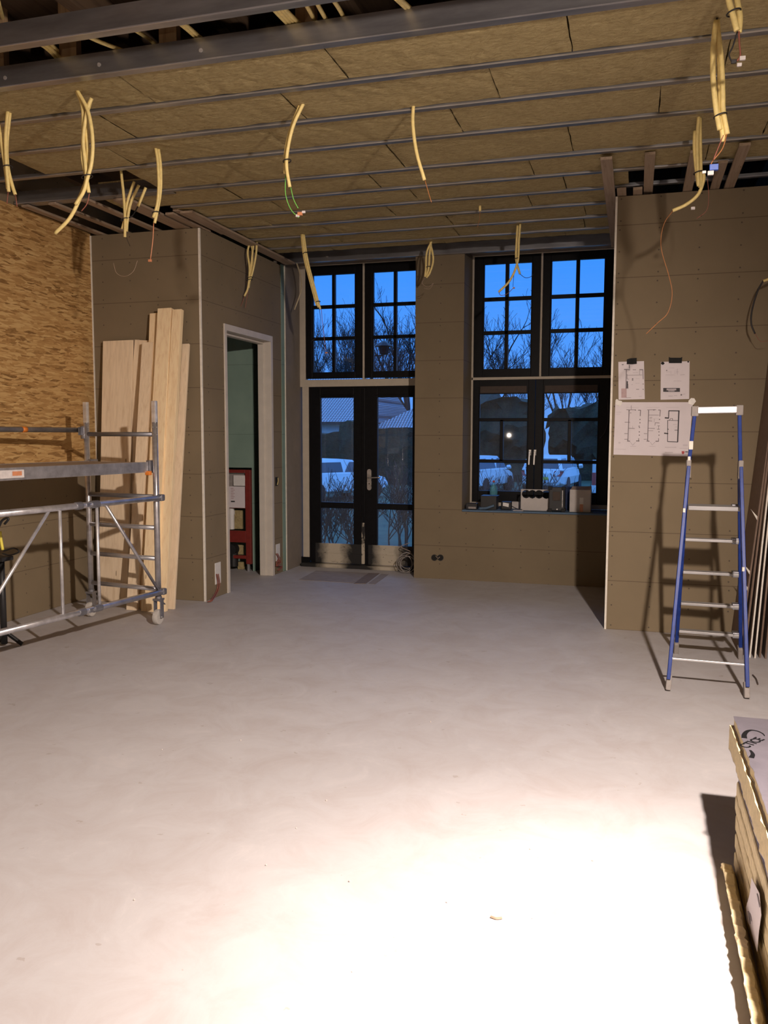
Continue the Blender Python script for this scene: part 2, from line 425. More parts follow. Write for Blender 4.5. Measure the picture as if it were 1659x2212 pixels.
# ------------------------------------------------------------ the room shell
LX, RX, BY = -5.1, 2.0, -2.6
struct('floor', B().box((-5.25, BY, -.12), (2.1, 9.9, 0)), M['floor'])
b = B().box((-5.25, BY, 0), (LX, 9.8, 4.0)); struct('wall_left', b, M['dry_y'])
b = B().box((LX, BY, 1.262), (LX+.012, 7.198, 3.525)); struct('wall_left_upper', b, M['osb'])
struct('wall_rear', B().box((-5.25, BY-.12, 0), (2.1, BY, 4.0)), M['dry_x'])
struct('wall_right', B().box((RX, BY, 0), (RX+.1, 6.35, 4.0)).box((1.16, 6.35, 0), (2.1, 6.45, 4.0)).box((1.16, 6.45, 0), (1.3, 7.145, 4.0)), M['dry_y'])
struct('wall_pier_right', B().box((-.19, 7.145, 0), (2.1, 9.75, 3.487)), M['dry_x'])
struct('wall_closet_front', B().box((LX, 7.2, 0), (-3.92, 7.32, 3.502)), M['dry_x'])
b = B().box((-4.05, 7.32, 0), (-3.92, 7.66, 3.515)).box((-4.05, 8.80, 0), (-3.92, 9.15, 3.515)).box((-4.05, 7.66, 2.685), (-3.92, 8.80, 3.515))
struct('wall_closet_side', b, M['dry_y'])
struct('wall_recess_left', B().box((-4.05, 9.172, 0), (-3.90, 9.75, 3.70)), M['dry_plain'])
struct('trim_1', B().box((-3.93, 9.075, 0), (-3.914, 9.163, 3.53)), M['green'])
struct('trim_2', B().box((-3.925, 9.16, 0), (-3.905, 9.178, 3.53)), M['bead'])
struct('trim_3', B().box((-3.93, 7.192, .0), (-3.912, 7.21, 3.50)), M['bead'])
struct('trim_4', B().box((-.202, 7.137, 0), (-.186, 7.155, 3.487)), M['bead'])
struct('trim_5', B().box((-5.09, 7.188, 1.27), (-5.078, 7.2, 3.50)), M['bead'])
struct('wall_back', B().box((-2.345, 9.12, 0), (-1.805, 9.75, 3.60)), M['dry_back'])
struct('wall_back_low', B().box((-1.805, 9.12, 0), (-.19, 9.75, .765)), M['dry_back'])
struct('wall_back_lintel', B().box((-4.05, 9.56, 3.60), (-.19, 9.80, 4.0)).box((-.19, 9.6, 3.4), (2.1, 9.8, 4.0)).box((-5.25, 9.45, 3.3), (-4.05, 9.8, 4.0)), M['dry_plain'])
s_ = B().box((-1.80, 9.10, .765), (-.19, 9.56, .783)); struct('trim_6', s_, M['bluecloth'], .003)
# closet behind the doorway
struct('wall_closet_back', B().box((LX, 9.32, 0), (-4.05, 9.45, 4.0)), M['green'])
struct('wall_closet_panel', B().box((LX, 8.99, 1.215), (-4.245, 9.30, 3.2)).box((-4.262, 8.985, 0), (-4.245, 9.30, 1.215)), M['green'])
# deck of the floor above, joists
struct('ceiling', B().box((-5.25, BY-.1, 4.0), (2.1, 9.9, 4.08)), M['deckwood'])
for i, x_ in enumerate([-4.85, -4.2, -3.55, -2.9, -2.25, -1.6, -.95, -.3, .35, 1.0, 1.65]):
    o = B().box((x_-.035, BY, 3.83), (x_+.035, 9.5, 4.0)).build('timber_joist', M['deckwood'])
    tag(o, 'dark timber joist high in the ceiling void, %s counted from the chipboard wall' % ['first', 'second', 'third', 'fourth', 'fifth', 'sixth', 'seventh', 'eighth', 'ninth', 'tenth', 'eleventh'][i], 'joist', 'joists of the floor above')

# door frame of the closet (white)
dr = structroot('door_2', (-3.985, 8.23, 0))
b = B().box((-4.06, 7.655, 0), (-3.905, 7.703, 2.69)); b.build('door_jamb', M['white_frame'], dr, .003)
b = B().box((-4.06, 8.757, 0), (-3.905, 8.81, 2.69)).box((-4.06, 8.742, 0), (-3.99, 8.757, 2.64)); b.build('door_jamb', M['white_frame'], dr, .003)
b = B().box((-4.06, 7.703, 2.625), (-3.905, 8.757, 2.69)).box((-4.06, 7.703, 2.60), (-3.99, 8.742, 2.625)); b.build('door_head', M['white_frame'], dr, .003)

# ------------------------------------------------------------ windows
WY = 9.6
def sash(root, x0, x1, z0, z1, gx0, gx1, gz0, gz1, vbars=(), hbars=(), bar=.04, gmat='glass', part='sash', yy=WY, vrange=None, mat='black'):
    """one casement: black stiles and rails, glazing bars, one glass"""
    y0, y1 = yy, yy+.055
    b = B().box((x0, y0, z0), (gx0, y1, z1)).box((gx1, y0, z0), (x1, y1, z1)).box((gx0, y0, gz1), (gx1, y1, z1)).box((gx0, y0, z0), (gx1, y1, gz0))
    for (a, c_) in ((gx0, gx0+.012), (gx1-.012, gx1)): b.box((a, y0+.012, gz0), (c_, y1, gz1))
    for x in vbars:
        za, zb = vrange if vrange else (gz0, gz1)
        b.box((x-bar/2, y0+.006, za), (x+bar/2, y1, zb))
    for z in hbars: b.box((gx0, y0+.006, z-bar/2), (gx1, y1, z+bar/2))
    s = b.build(part, M[mat], root, .003)
    g = B().box((gx0, yy+.028, gz0), (gx1, yy+.034, gz1)); g.build('glass', M[gmat], s)
    return s
# window_1 upper left pair
w1 = structroot('window_1', (-3.09, WY, 2.26))
B().box((-3.9, WY-.012, 2.172), (-2.345, WY+.08, 2.256)).box((-3.9, WY-.012, 2.256), (-3.826, WY+.08, 3.62)).box((-3.9, WY-.005, 3.592), (-2.345, WY+.08, 3.62)).box((-3.106, WY-.01, 2.256), (-3.083, WY+.08, 3.6)).box((-2.37, WY, 2.256), (-2.345, WY+.08, 3.6)).build('window_frame', M['cream'], w1, .003)
sash(w1, -3.826, -3.106, 2.27, 3.592, -3.745, -3.20, 2.345, 3.487, [-3.474], [2.742, 3.115], .038)
sash(w1, -3.083, -2.37, 2.27, 3.592, -2.99, -2.445, 2.345, 3.487, [-2.715], [2.742, 3.115], .038)
# window_2 upper right pair
w2 = structroot('window_2', (-1.03, WY, 2.24))
B().box((-1.805, WY-.012, 2.222), (-.262, WY+.08, 2.252)).box((-1.815, WY-.012, .78), (-1.785, WY+.08, 3.62)).box((-1.785, WY-.005, 3.592), (-.262, WY+.08, 3.62)).box((-1.043, WY-.012, 2.252), (-1.021, WY+.08, 3.6)).box((-.262, WY-.01, .78), (-.19, WY+.08, 3.62)).build('window_frame', M['cream'], w2, .003)
sash(w2, -1.785, -1.043, 2.252, 3.592, -1.685, -1.137, 2.345, 3.505, [-1.418], [2.748, 3.12], .04)
sash(w2, -1.021, -.262, 2.252, 3.592, -.938, -.357, 2.345, 3.505, [-.647], [2.748, 3.12], .04)
# window_3 lower right pair
w3 = structroot('window_3', (-1.03, WY, .82))
B().box((-1.785, WY-.01, .785), (-.262, WY+.08, .835)).build('window_frame', M['cream'], w3, .003)
for (x0, x1, g0, g1, vb) in ((-1.785, -1.083, -1.72, -1.158, -1.455), (-1.079, -.262, -.995, -.388, -.70)):
    sh = sash(w3, x0, x1, .835, 2.222, g0, g1, .965, 2.065, [vb], [1.775, 1.305], .038, 'glass_dusty', vrange=(1.305, 1.775))
    B().box((g0+.02, WY-.014, 2.075), (g1-.02, WY, 2.15)).box((g0+.02, WY-.018, 2.11), (g1-.02, WY-.014, 2.117)).build('vent_grille', M['debris'], sh)
for hx in (-1.128, -1.072):
    hd = B().box((hx-.014, WY-.012, 1.375), (hx+.014, WY, 1.44)).cyl((hx, WY-.012, 1.41), (hx, WY-.045, 1.41), .009, 10).beam((hx, WY-.048, 1.42), (hx-.006, WY-.052, 1.27), .018, .012)
    tag(hd.build('window_handle', M['chrome'], w3, .002, origin=None), 'silver window handle')
# door_1 double garden door
d1 = structroot('door_1', (-3.1, WY, 0))
B().box((-3.872, WY-.012, .105), (-3.79, WY+.08, 2.172)).build('door_jamb', M['cream'], d1, .003)
B().box((-3.9, WY, 0), (-3.79, WY+.08, .105)).box((-3.79, WY+.005, .06), (-3.772, WY+.08, 2.172)).box((-3.79, WY+.002, 2.152), (-2.345, WY+.08, 2.172)).box((-2.42, WY, 0), (-2.345, WY+.08, 2.17)).build('door_frame', M['black'], d1)
B().box((-3.87, WY-.10, 0), (-2.345, WY+.08, .042)).build('door_sill', M['patchy'], d1, .004)
def leaf(x0, x1, g0, g1):
    y0, y1 = WY, WY+.05
    b = B().box((x0, y0, .045), (g0, y1, 2.152)).box((g1, y0, .045), (x1, y1, 2.152)).box((g0, y0, 2.04), (g1, y1, 2.152)).box((g0, y0+.004, .715), (g1, y1, .785))
    b.box((g0-.03, y0-.006, 2.06), (g1+.03, y0, 2.075))
    s = b.build('door_leaf', M['black'], d1, .003)
    B().box((x0+.06, y0-.006, .045), (x1-.004, y0+.02, .285)).box((x0+.06, y0-.011, .165), (x1-.03, y0-.006, .173)).build('bottom_rail', M['patchy'], s, .002)
    B().box((g0, y0+.024, .27), (g1, y0+.030, 2.04)).build('glass', M['glass_dusty'] , s)
    return s
leaf(-3.772, -3.10, -3.642, -3.222); lf = leaf(-3.096, -2.42, -2.925, -2.495)
b = B().box((-3.118, WY-.012, .05), (-3.078, WY, .55)); b.build('meeting_strip', M['chipped'], d1, .003)
b = B().box((-3.118, WY-.012, .62), (-3.078, WY, 2.15)); b.build('meeting_strip', M['black'], d1, .003)
b = B()
pz = [(.0, 0)]
poly = [(-3.022+.026*math.cos(t), 1.168+.026*math.sin(t)) for t in [math.pi*i/8 for i in range(9)]]+[(-3.022+.026*math.cos(t), .968+.026*math.sin(t)) for t in [math.pi+math.pi*i/8 for i in range(9)]]
b.add([(p[0], WY-.011, p[1]) for p in poly]+[(p[0], WY, p[1]) for p in poly], [tuple(range(18)), tuple(range(18, 36))]+[(i, (i+1) % 18, 18+(i+1) % 18, 18+i) for i in range(18)])
hp = b.build('handle_plate', M['chrome'], lf)
B().tube(smoothpath([(-3.022, WY-.01, 1.095), (-3.022, WY-.05, 1.095), (-2.99, WY-.058, 1.094), (-2.87, WY-.056, 1.10)]), .0085, 10).build('lever', M['chrome'], hp, smooth=True)
B().cyl((-3.022, WY-.013, 1.02), (-3.022, WY-.008, 1.02), .008, 12).build('key_cylinder', M['debris'], hp)

# ------------------------------------------------------------ ceiling steel, insulation, laths
ZC = 3.53
chan_y = [4.60, 5.09, 5.58, 6.17, 6.62, 7.05, 7.49, 7.93, 8.36]
ordn = ['first', 'second', 'third', 'fourth', 'fifth', 'sixth', 'seventh', 'eighth', 'ninth', 'tenth']
def chan_x(y):
    x0 = -5.08 if y < 6.2 else (-3.86 if y > 6.3 else -5.08)
    x1 = 1.98 if y < 6.3 else (1.14 if y < 7.1 else -.22)
    return x0, x1
for i, y in enumerate(chan_y):
    x0, x1 = chan_x(y)
    t = .0018; yy0, yy1, z0, z1 = y-.021, y+.021, ZC, ZC+.027
    poly = [(yy0, z1), (yy0, z0), (yy1, z0), (yy1, z1), (yy1-.008, z1), (yy1-.008, z1-t), (yy1-t, z1-t), (yy1-t, z0+t), (yy0+t, z0+t), (yy0+t, z1-t), (yy0+.008, z1-t), (yy0+.008, z1)]
    o = B().prism(poly, 0, x0, x1).build('ceiling_channel', M['galv'])
    B().box((x0, y-.0225, ZC-.0005), (x1, y-.0205, ZC+.007)).build('lit_lip', M['alu'], o)  # front lip in brighter metal, its lamplit gleam put into the colour
    tag(o, 'thin galvanised ceiling channel, %s one beyond the big steel joist' % ordn[i], 'ceiling channel', 'thin steel channels under the insulation')
def cstud(name, y, x0, x1, label, h=.115, z=ZC, cat='steel joist', holes=()):
    t = .002; w_ = .05
    poly = [(y, z), (y, z+h), (y+w_, z+h), (y+w_, z+h-.012), (y+w_-t, z+h-.012), (y+w_-t, z+h-t), (y+t, z+h-t), (y+t, z+t), (y+w_-t, z+t), (y+w_-t, z+.012), (y+w_, z+.012), (y+w_, z)]
    o = thing(name, ((x0+x1)/2, y, z), label, cat)
    B().prism(poly, 0, x0, x1).build('web', M['galv'], o)
    B().box((x0, y-.004, z+.0), (x1, y, z+.006)).build('lip', M['alu'], o)
    for x in holes:
        B().cyl((x, y-.003, z+.05), (x, y-.0005, z+.05), .011, 12).build('bolt_head', M['grey_rubber'], o)
    return o
cstud('steel_joist', 4.115, -5.08, 1.98, 'big galvanised C shaped joist where the mineral wool ceiling begins', holes=[at(q, v, y=4.11).x for q, v in ((10, 173), (213, 146), (433, 119))])
cstud('steel_joist', 3.70, -5.08, 1.98, 'nearest big galvanised joist, crossing the open ceiling void at top left')
cstud('steel_joist', 9.07, -3.88, -.22, 'galvanised joist running along above the garden door and window', h=.115, holes=[-3.35])
cstud('steel_joist', 6.195, -5.08, -3.60, 'short dark steel joist above the chipboard wall carrying the laths')
# vertical timber hangers
for (pa, pb, k) in ((127, 164, 'left of the three'), (343, 381, 'middle of the three'), (638, 679, 'right of the three')):
    p0 = at(pa, 80, y=4.18).x; p1 = at(pb, 80, y=4.18).x
    o = B().box((p0, 4.18, 3.665), (p1, 4.225, 4.0)).build('timber_hanger', M['joist'])
    tag(o, 'short upright timber between the two near steel joists, %s' % k, 'timber hanger', 'upright timbers in the ceiling void')
o = B().box((-3.60, 4.18, 3.665), (-3.49, 4.225, 4.0)).build('timber_hanger', M['joist'])
tag(o, 'upright timber cut off by the left edge of the view in the ceiling void', 'timber hanger', 'upright timbers in the ceiling void')
# boards in the near void
for k, (x0, x1, y0) in enumerate(((-3.4, -2.5, 3.35), (-2.6, -1.3, 3.5))):
    o = B().box((x0, y0, 3.74), (x1, y0+.04, 3.92)).build('noggin_board', M['joist'])
    tag(o, ['brown timber noggin board in the void at the top left corner', 'brown timber noggin board in the void left of the bundled conduits'][k], 'timber noggin')
# insulation slabs
bays = [(4.17, 4.576), (4.624, 5.066), (5.114, 5.556), (5.604, 6.146), (6.194, 6.596), (6.644, 7.026), (7.074, 7.466), (7.514, 7.906), (7.954, 8.336), (8.384, 8.62)]
bx0 = [-5.08, -5.08, -4.30, -3.68, -4.30, -3.88, -3.80, -3.80, -3.80, -3.80, -3.45]
def slab(x0, x1, y0, y1, seed):
    rnd = random.Random(seed); z0 = ZC+.010+rnd.uniform(-.003, .004)
    nx = max(2, int((x1-x0)/.06)); ny = 7
    vs = []; fs = []
    for i in range(nx+1):
        for j in range(ny+1):
            x = x0+(x1-x0)*i/nx; y = y0+(y1-y0)*j/ny
            q = noise.noise(Vector((x*3+seed, y*3, 1)))*.006+noise.noise(Vector((x*14, y*14+seed, 5)))*.005
            ed = 0
            if i in (0, nx): x += noise.noise(Vector((y*9, seed, 3)))*.006; ed = 1
            if j in (0, ny):
                y += noise.noise(Vector((x*8, seed, 9)))*.010*(1 if j else -1); ed = 1
            vs.append((x, y, z0+q+(.005 if ed else 0)))
    W = ny+1
    for i in range(nx):
        for j in range(ny): fs.append((i*W+j, i*W+j+1, (i+1)*W+j+1, (i+1)*W+j))
    b = B().add(vs, fs)
    b.box((x0+.004, y0+.003, z0+.02), (x1-.004, y1-.003, z0+.12))
    return b
sid = 0
for k, (y0, y1) in enumerate(bays):
    x = bx0[k]; xe = 1.98 if y1 < 6.3 else (1.12 if y1 < 6.7 else (-.10 if y1 < 7.1 else -.22))
    rnd = random.Random(k*5+2); first = True
    while x < xe-.05:
        L = 1.2 if not first else rnd.uniform(.45, 1.15); first = False
        x2 = min(xe, x+L)
        if xe-x2 < .15: x2 = xe
        sid += 1
        o = slab(x+.003, x2-.003, y0+.002, y1-.002, sid).build('insulation_slab', M['wool'])
        tag(o, 'yellow brown mineral wool slab in the %s bay counted from the big steel joist' % (['first', 'second', 'third', 'fourth', 'fifth', 'sixth', 'seventh', 'eighth', 'ninth', 'tenth', 'eleventh'][k]), 'insulation slab', 'mineral wool slabs in the %s ceiling bay' % (['first', 'second', 'third', 'fourth', 'fifth', 'sixth', 'seventh', 'eighth', 'ninth', 'tenth', 'eleventh'][k]))
        x = x2
# laths
def lath(x0, x1, y0, y1, z, label, grp):
    o = B().box((x0, y0, z), (x1, y1, z+.02)).build('timber_lath', M['lath'], bevel=.002)
    return tag(o, label, 'timber lath', grp)
gl = 'laths over the closet'
lath(-5.02, -4.95, 6.16, 7.3, 3.505, 'leftmost lath, lying along the top of the chipboard wall', gl)
lath(-4.76, -4.69, 6.17, 7.4, 3.508, 'second lath from the chipboard wall, above the leaning boards', gl)
lath(-4.43, -4.355, 6.15, 7.4, 3.508, 'third lath from the chipboard wall', gl)
lath(-4.17, -4.02, 6.22, 7.4, 3.508, 'broad lath ending above the right half of the closet front', gl)
lath(-3.985, -3.905, 6.72, 7.4, 3.506, 'short lath just left of the closet corner bead', gl)
lath(-3.90, -3.845, 6.70, 7.6, 3.528, 'narrow lath lapped against the long batten at the closet corner', gl)
lath(-3.84, -3.72, 6.72, 9.03, 3.508, 'long batten running along the top of the closet side wall', gl)
gr_ = 'laths over the right pier'
lath(-.285, -.205, 6.2, 9.03, 3.492, 'long batten hanging left of the pier, next to the white corner bead', gr_)
lath(-.19, -.12, 6.98, 7.4, 3.492, 'very short lath end just right of the pier corner', gr_)
lath(-.07, .0, 7.0, 7.4, 3.492, 'second short lath end on top of the pier', gr_)
lath(.008, .078, 6.24, 7.4, 3.512, 'full lath rising above the short ends on the pier', gr_)
lath(.30, .37, 6.22, 7.4, 3.492, 'lath behind the tied conduits above the pier', gr_)
lath(.50, .565, 6.50, 7.4, 3.492, 'shorter lath right of the blue connector', gr_)
lath(.60, .672, 6.16, 7.4, 3.492, 'rightmost lath above the pier', gr_)

# ------------------------------------------------------------ hanging conduit bundles
def hang(label, tubes, ties=(), wires=(), blobs=(), top=None, r=.0105, z0=3.56, mat='conduit', ny=0.0, yfix=None, ext=None):
    a = tubes[0][0] if top is None else top
    p = at(a[0], a[1], z=z0); y = p.y if yfix is None else yfix
    root = thing('conduit_bundle', (p.x, y, p.z if yfix is None else at(a[0], a[1], y=y).z), label, 'cable bundle', 'yellow conduits hanging from the ceiling')
    for k, t in enumerate(tubes):
        off = (-.010, .010, .0, .018, -.018)[k % 5]
        pts = [at(q[0], q[1], y=y+off) for q in t]
        if ext and k == 0: pts = [Vector((pts[0].x, pts[0].y, ext)), Vector((pts[0].x, pts[0].y, ext-.3))]+pts
        B().tube(smoothpath(pts, 6), r, 10).build('conduit', M[mat], root, smooth=True)
    for (q, wd) in ties:
        c = at(q[0], q[1], y=y); n = 16
        ring = [c+Vector((math.cos(2*math.pi*i/n)*wd, math.sin(2*math.pi*i/n)*(.03 if len(tubes) > 1 else .014), math.cos(2*math.pi*i/n)*.25*wd)) for i in range(n)]
        B().tube(ring, .0035, 6, closed=True).build('cable_tie', M['wire_black'], root, smooth=True)
    for (t, mt, wr) in wires:
        B().tube(smoothpath([at(q[0], q[1], y=y) for q in t], 6), wr, 6).build('wire', M[mt], root, smooth=True)
    for (q, mt, sz) in blobs:
        c = at(q[0], q[1], y=y)
        B().box(c-Vector((sz, sz*.6, sz*.7)), c+Vector((sz, sz*.6, sz*.7))).build('wire_connector', M[mt], root, .002)
    return root
hang('bundle of three yellow conduits at the far left edge, above the chipboard wall',
     [[(17,237),(12,300),(14,360),(19,414)], [(22,240),(15,310),(17,360),(27,402),(33,420)], [(-3,270),(5,320),(11,360),(17,408)]],
     [((16,361), .026)], [([(18,412),(15,440)], 'wire_red', .003), ([(33,420),(37,446)], 'wire_red', .003)])
hang('thick tied bundle with one long yellow conduit swinging down to the left',
     [[(165,192),(190,240),(200,300),(198,350),(189,385),(180,415),(163,442)], [(163,190),(178,230),(180,290),(178,340),(186,380),(192,416)], [(198,212),(188,240),(180,300),(184,350),(186,390),(172,430),(150,472),(119,504)], [(196,216),(186,260),(190,330),(188,380),(178,412),(166,438)]],
     [((188,382), .030)], [([(193,418),(188,440),(176,456)], 'wire_red', .003), ([(164,442),(160,455)], 'wire_black', .003)])
hang('fan of cut yellow conduits tied with black cord above the closet front',
     [[(262,372),(267,420),(270,470),(270,512)], [(290,392),(277,430),(270,470),(264,495)], [(300,400),(282,440),(275,480),(274,500)], [(315,405),(307,425),(298,446)]],
     [((270,474), .03)], [([(298,446),(286,466),(272,472),(262,478)], 'wire_black', .005), ([(269,490),(274,515),(281,532)], 'wire_black', .0018), ([(245,568),(252,590),(270,597),(288,586),(297,563)], 'wire_pale', .0018)], ext=3.99)
hang('conduit pair hanging before the closet front, ending in a long pink wire',
     [[(336,318),(341,350),(343,400),(340,440),(331,470)], [(342,320),(347,360),(347,410),(341,450),(334,482)]],
     [((337,460), .022)], [([(332,482),(330,520),(325,560)], 'conn_orange', .0035)], [((324,563), 'conn_orange', .012)])
hang('yellow conduit pair in the ceiling centre with green earth wires and red connector',
     [[(657,220),(634,270),(622,320),(619,360),(626,404)], [(650,222),(628,280),(617,330),(616,375)]],
     [((620,348), .022)], [([(617,378),(617,420),(628,452),(645,470)], 'wire_green', .003), ([(628,405),(634,430),(644,450)], 'wire_green', .003)],
     [((648,462), 'conn_orange', .014), ((643,466), 'clear', .011), ((656,458), 'clear', .010)])
hang('single curved yellow conduit right of the ceiling centre with an orange wire tail',
     [[(893,225),(892,270),(900,330),(917,389)]], [], [([(918,390),(925,414),(932,437)], 'wire_orange', .0025)])
hang('looped tied bundle in front of the closet side wall, above the white doorway',
     [[(541,520),(535,545),(539,580),(536,620),(528,640)], [(549,515),(544,560),(540,600),(537,622)], [(555,512),(553,550),(545,590),(539,608)], [(538,518),(545,540),(543,585),(537,600)]],
     [((540,600), .028), ((539,605), .028)], [([(529,638),(524,652),(519,664)], 'wire_red', .003), ([(537,622),(534,640),(530,665)], 'wire_red', .003), ([(520,660),(515,672)], 'wire_black', .002)])
hang('long tied bundle slanting across the upper window of the garden door',
     [[(653,503),(660,560),(673,610),(688,664)], [(656,504),(664,560),(677,612),(692,668)], [(651,505),(657,556),(668,600),(684,660)]],
     [((660,547), .022), ((687,652), .020)], [([(690,668),(693,700),(686,725),(672,738)], 'wire_black', .0025), ([(694,668),(697,700),(701,735),(703,758)], 'wire_red', .0025)], [((705,762), 'conn_orange', .010)])
hang('thin pale conduit hanging alone in the corner left of the garden door',
     [[(639,563),(649,595),(651,625),(636,669)]], mat='conduit_pale', r=.008, yfix=9.1)
hang('small looped bundle in front of the wall between door and window',
     [[(934,518),(922,545),(920,580),(918,598)], [(929,521),(936,560),(929,588),(921,600)], [(932,519),(928,550),(926,580),(920,596)]],
     [((925,577), .022)], [([(918,600),(912,612),(925,620),(936,612),(928,624),(916,622)], 'wire_pale', .002)])
hang('forked bundle in front of the upper right window, one branch curving left',
     [[(1124,480),(1121,520),(1118,566),(1102,605),(1077,631)], [(1118,487),(1116,520),(1115,560),(1123,592)]],
     [((1116,559), .022)], [([(1077,631),(1082,638),(1095,635),(1108,623)], 'wire_red', .0025), ([(1111,582),(1108,620)], 'wire_black', .002), ([(1123,592),(1135,600),(1146,598),(1152,592)], 'wire_black', .0025)], [((1110,622), 'conn_orange', .009)])
hang('tiny yellow conduit stub with a thin orange wire below the ceiling, right of centre',
     [[(1037,440),(1037,456)]], [], [([(1037,456),(1036,472),(1031,492)], 'wire_orange', .002)])
hang('thickest bundle of bare yellow conduits at the upper right, ending in red wires',
     [[(1547,45),(1541,100),(1540,160),(1546,230),(1555,280)], [(1549,45),(1553,100),(1555,160),(1557,230),(1562,306)], [(1548,47),(1558,130),(1561,200),(1562,240),(1571,290)]],
     [((1556,250), .028)], [([(1553,0),(1551,24),(1548,46)], 'wire_black', .004), ([(1563,292),(1552,318),(1540,348)], 'wire_red', .003), ([(1570,290),(1560,322),(1538,350),(1536,362)], 'wire_orange', .003)],
     [((1542,362), 'conn_blue', .020), ((1535,374), 'clear', .014), ((1521,372), 'clear', .009)], r=.0125, z0=3.53)
hang('yellow conduits entering from the top right corner with a red wire and clear caps',
     [[(1566,-50),(1574,0),(1583,32),(1592,66)], [(1586,-50),(1592,0),(1598,36),(1596,70)]],
     [((1585,27), .028)], [([(1593,68),(1583,100),(1575,118),(1581,134)], 'wire_black', .0035), ([(1596,68),(1597,92),(1599,120),(1592,132)], 'wire_red', .004)],
     [((1585,133), 'wire_black', .011), ((1597,140), 'clear', .010), ((1604,126), 'clear', .012)], r=.013)
hang('tied bundle above the right pier with a long orange wire trailing down the wall',
     [[(1510,248),(1506,300),(1507,360),(1509,402)], [(1512,250),(1513,320),(1514,380),(1512,405)], [(1501,283),(1500,320),(1504,365),(1508,398)], [(1519,372),(1520,388),(1508,420),(1482,442),(1453,455)]],
     [((1508,373), .026)], [([(1453,456),(1436,480),(1428,512),(1430,545),(1445,596),(1452,635),(1443,675),(1420,698),(1396,721)], 'wire_orange', .0025), ([(1528,385),(1531,425),(1526,455),(1505,472)], 'wire_red', .0018)],
     [((1497,450), 'clear', .012)], top=(1510, 248))
hang('black flexible tail on a yellow stub at the right edge, before the pier',
     [[(1672,596),(1660,603),(1649,607)]], [], [([(1649,606),(1636,630),(1624,672),(1623,700),(1631,721)], 'wire_black', .006), ([(1631,721),(1643,737),(1659,736)], 'wire_red', .0018)], yfix=6.9, r=.010)
# conduits lying in the open void
vc = [([(60,90),(92,98),(125,128)], 2, 'pair of yellow conduits bending down behind the first timber hanger'), ([(92,74),(126,112)], 1, 'single yellow conduit just left of the first timber hanger'),
      ([(163,66),(215,90),(272,112)], 1, 'yellow conduit running right from the first timber hanger'), ([(268,50),(318,82)], 1, 'short dim conduit between the left and middle timber hangers'),
      ([(366,34),(400,60),(434,90)], 2, 'pair of conduits beside the middle timber hanger'), ([(508,19),(585,11)], 1, 'conduit lying level along the nearest steel joist'),
      ([(578,6),(604,34),(632,62)], 4, 'ribbon of four conduits left of the right timber hanger'), ([(652,-6),(668,22),(682,48)], 1, 'conduit right in front of the right timber hanger'),
      ([(678,-6),(694,24),(708,48)], 1, 'conduit just right of the right timber hanger'), ([(716,-6),(732,18),(745,42)], 1, 'lone conduit in the gap right of the right timber hanger'),
      ([(850,-8),(884,24)], 2, 'pair of conduits at the top edge above the big joist'), ([(-4,2),(6,40)], 1, 'conduit at the top left corner of the view')]
for (t, n, lab) in vc:
    ys = [3.84, 4.03, 4.20, 4.26] if len(t) == 3 else [3.84, 4.20, 4.26]
    q_ = t[-1]; p_ = t[-2]; t = t+[(q_[0]+(q_[0]-p_[0])*.35, q_[1]+(q_[1]-p_[1])*.35+3)]
    c0 = at(t[0][0], t[0][1], y=ys[0])
    root = thing('void_conduit', c0, lab, 'conduit', 'conduits in the open ceiling void')
    for k in range(n):
        pts = [at(q[0]+k*7, q[1]-k*1.5, y=ys[i]) for i, q in enumerate(t)]
        B().tube(smoothpath(pts, 6), .0105, 10).build('conduit', M['conduit'], root, smooth=True)

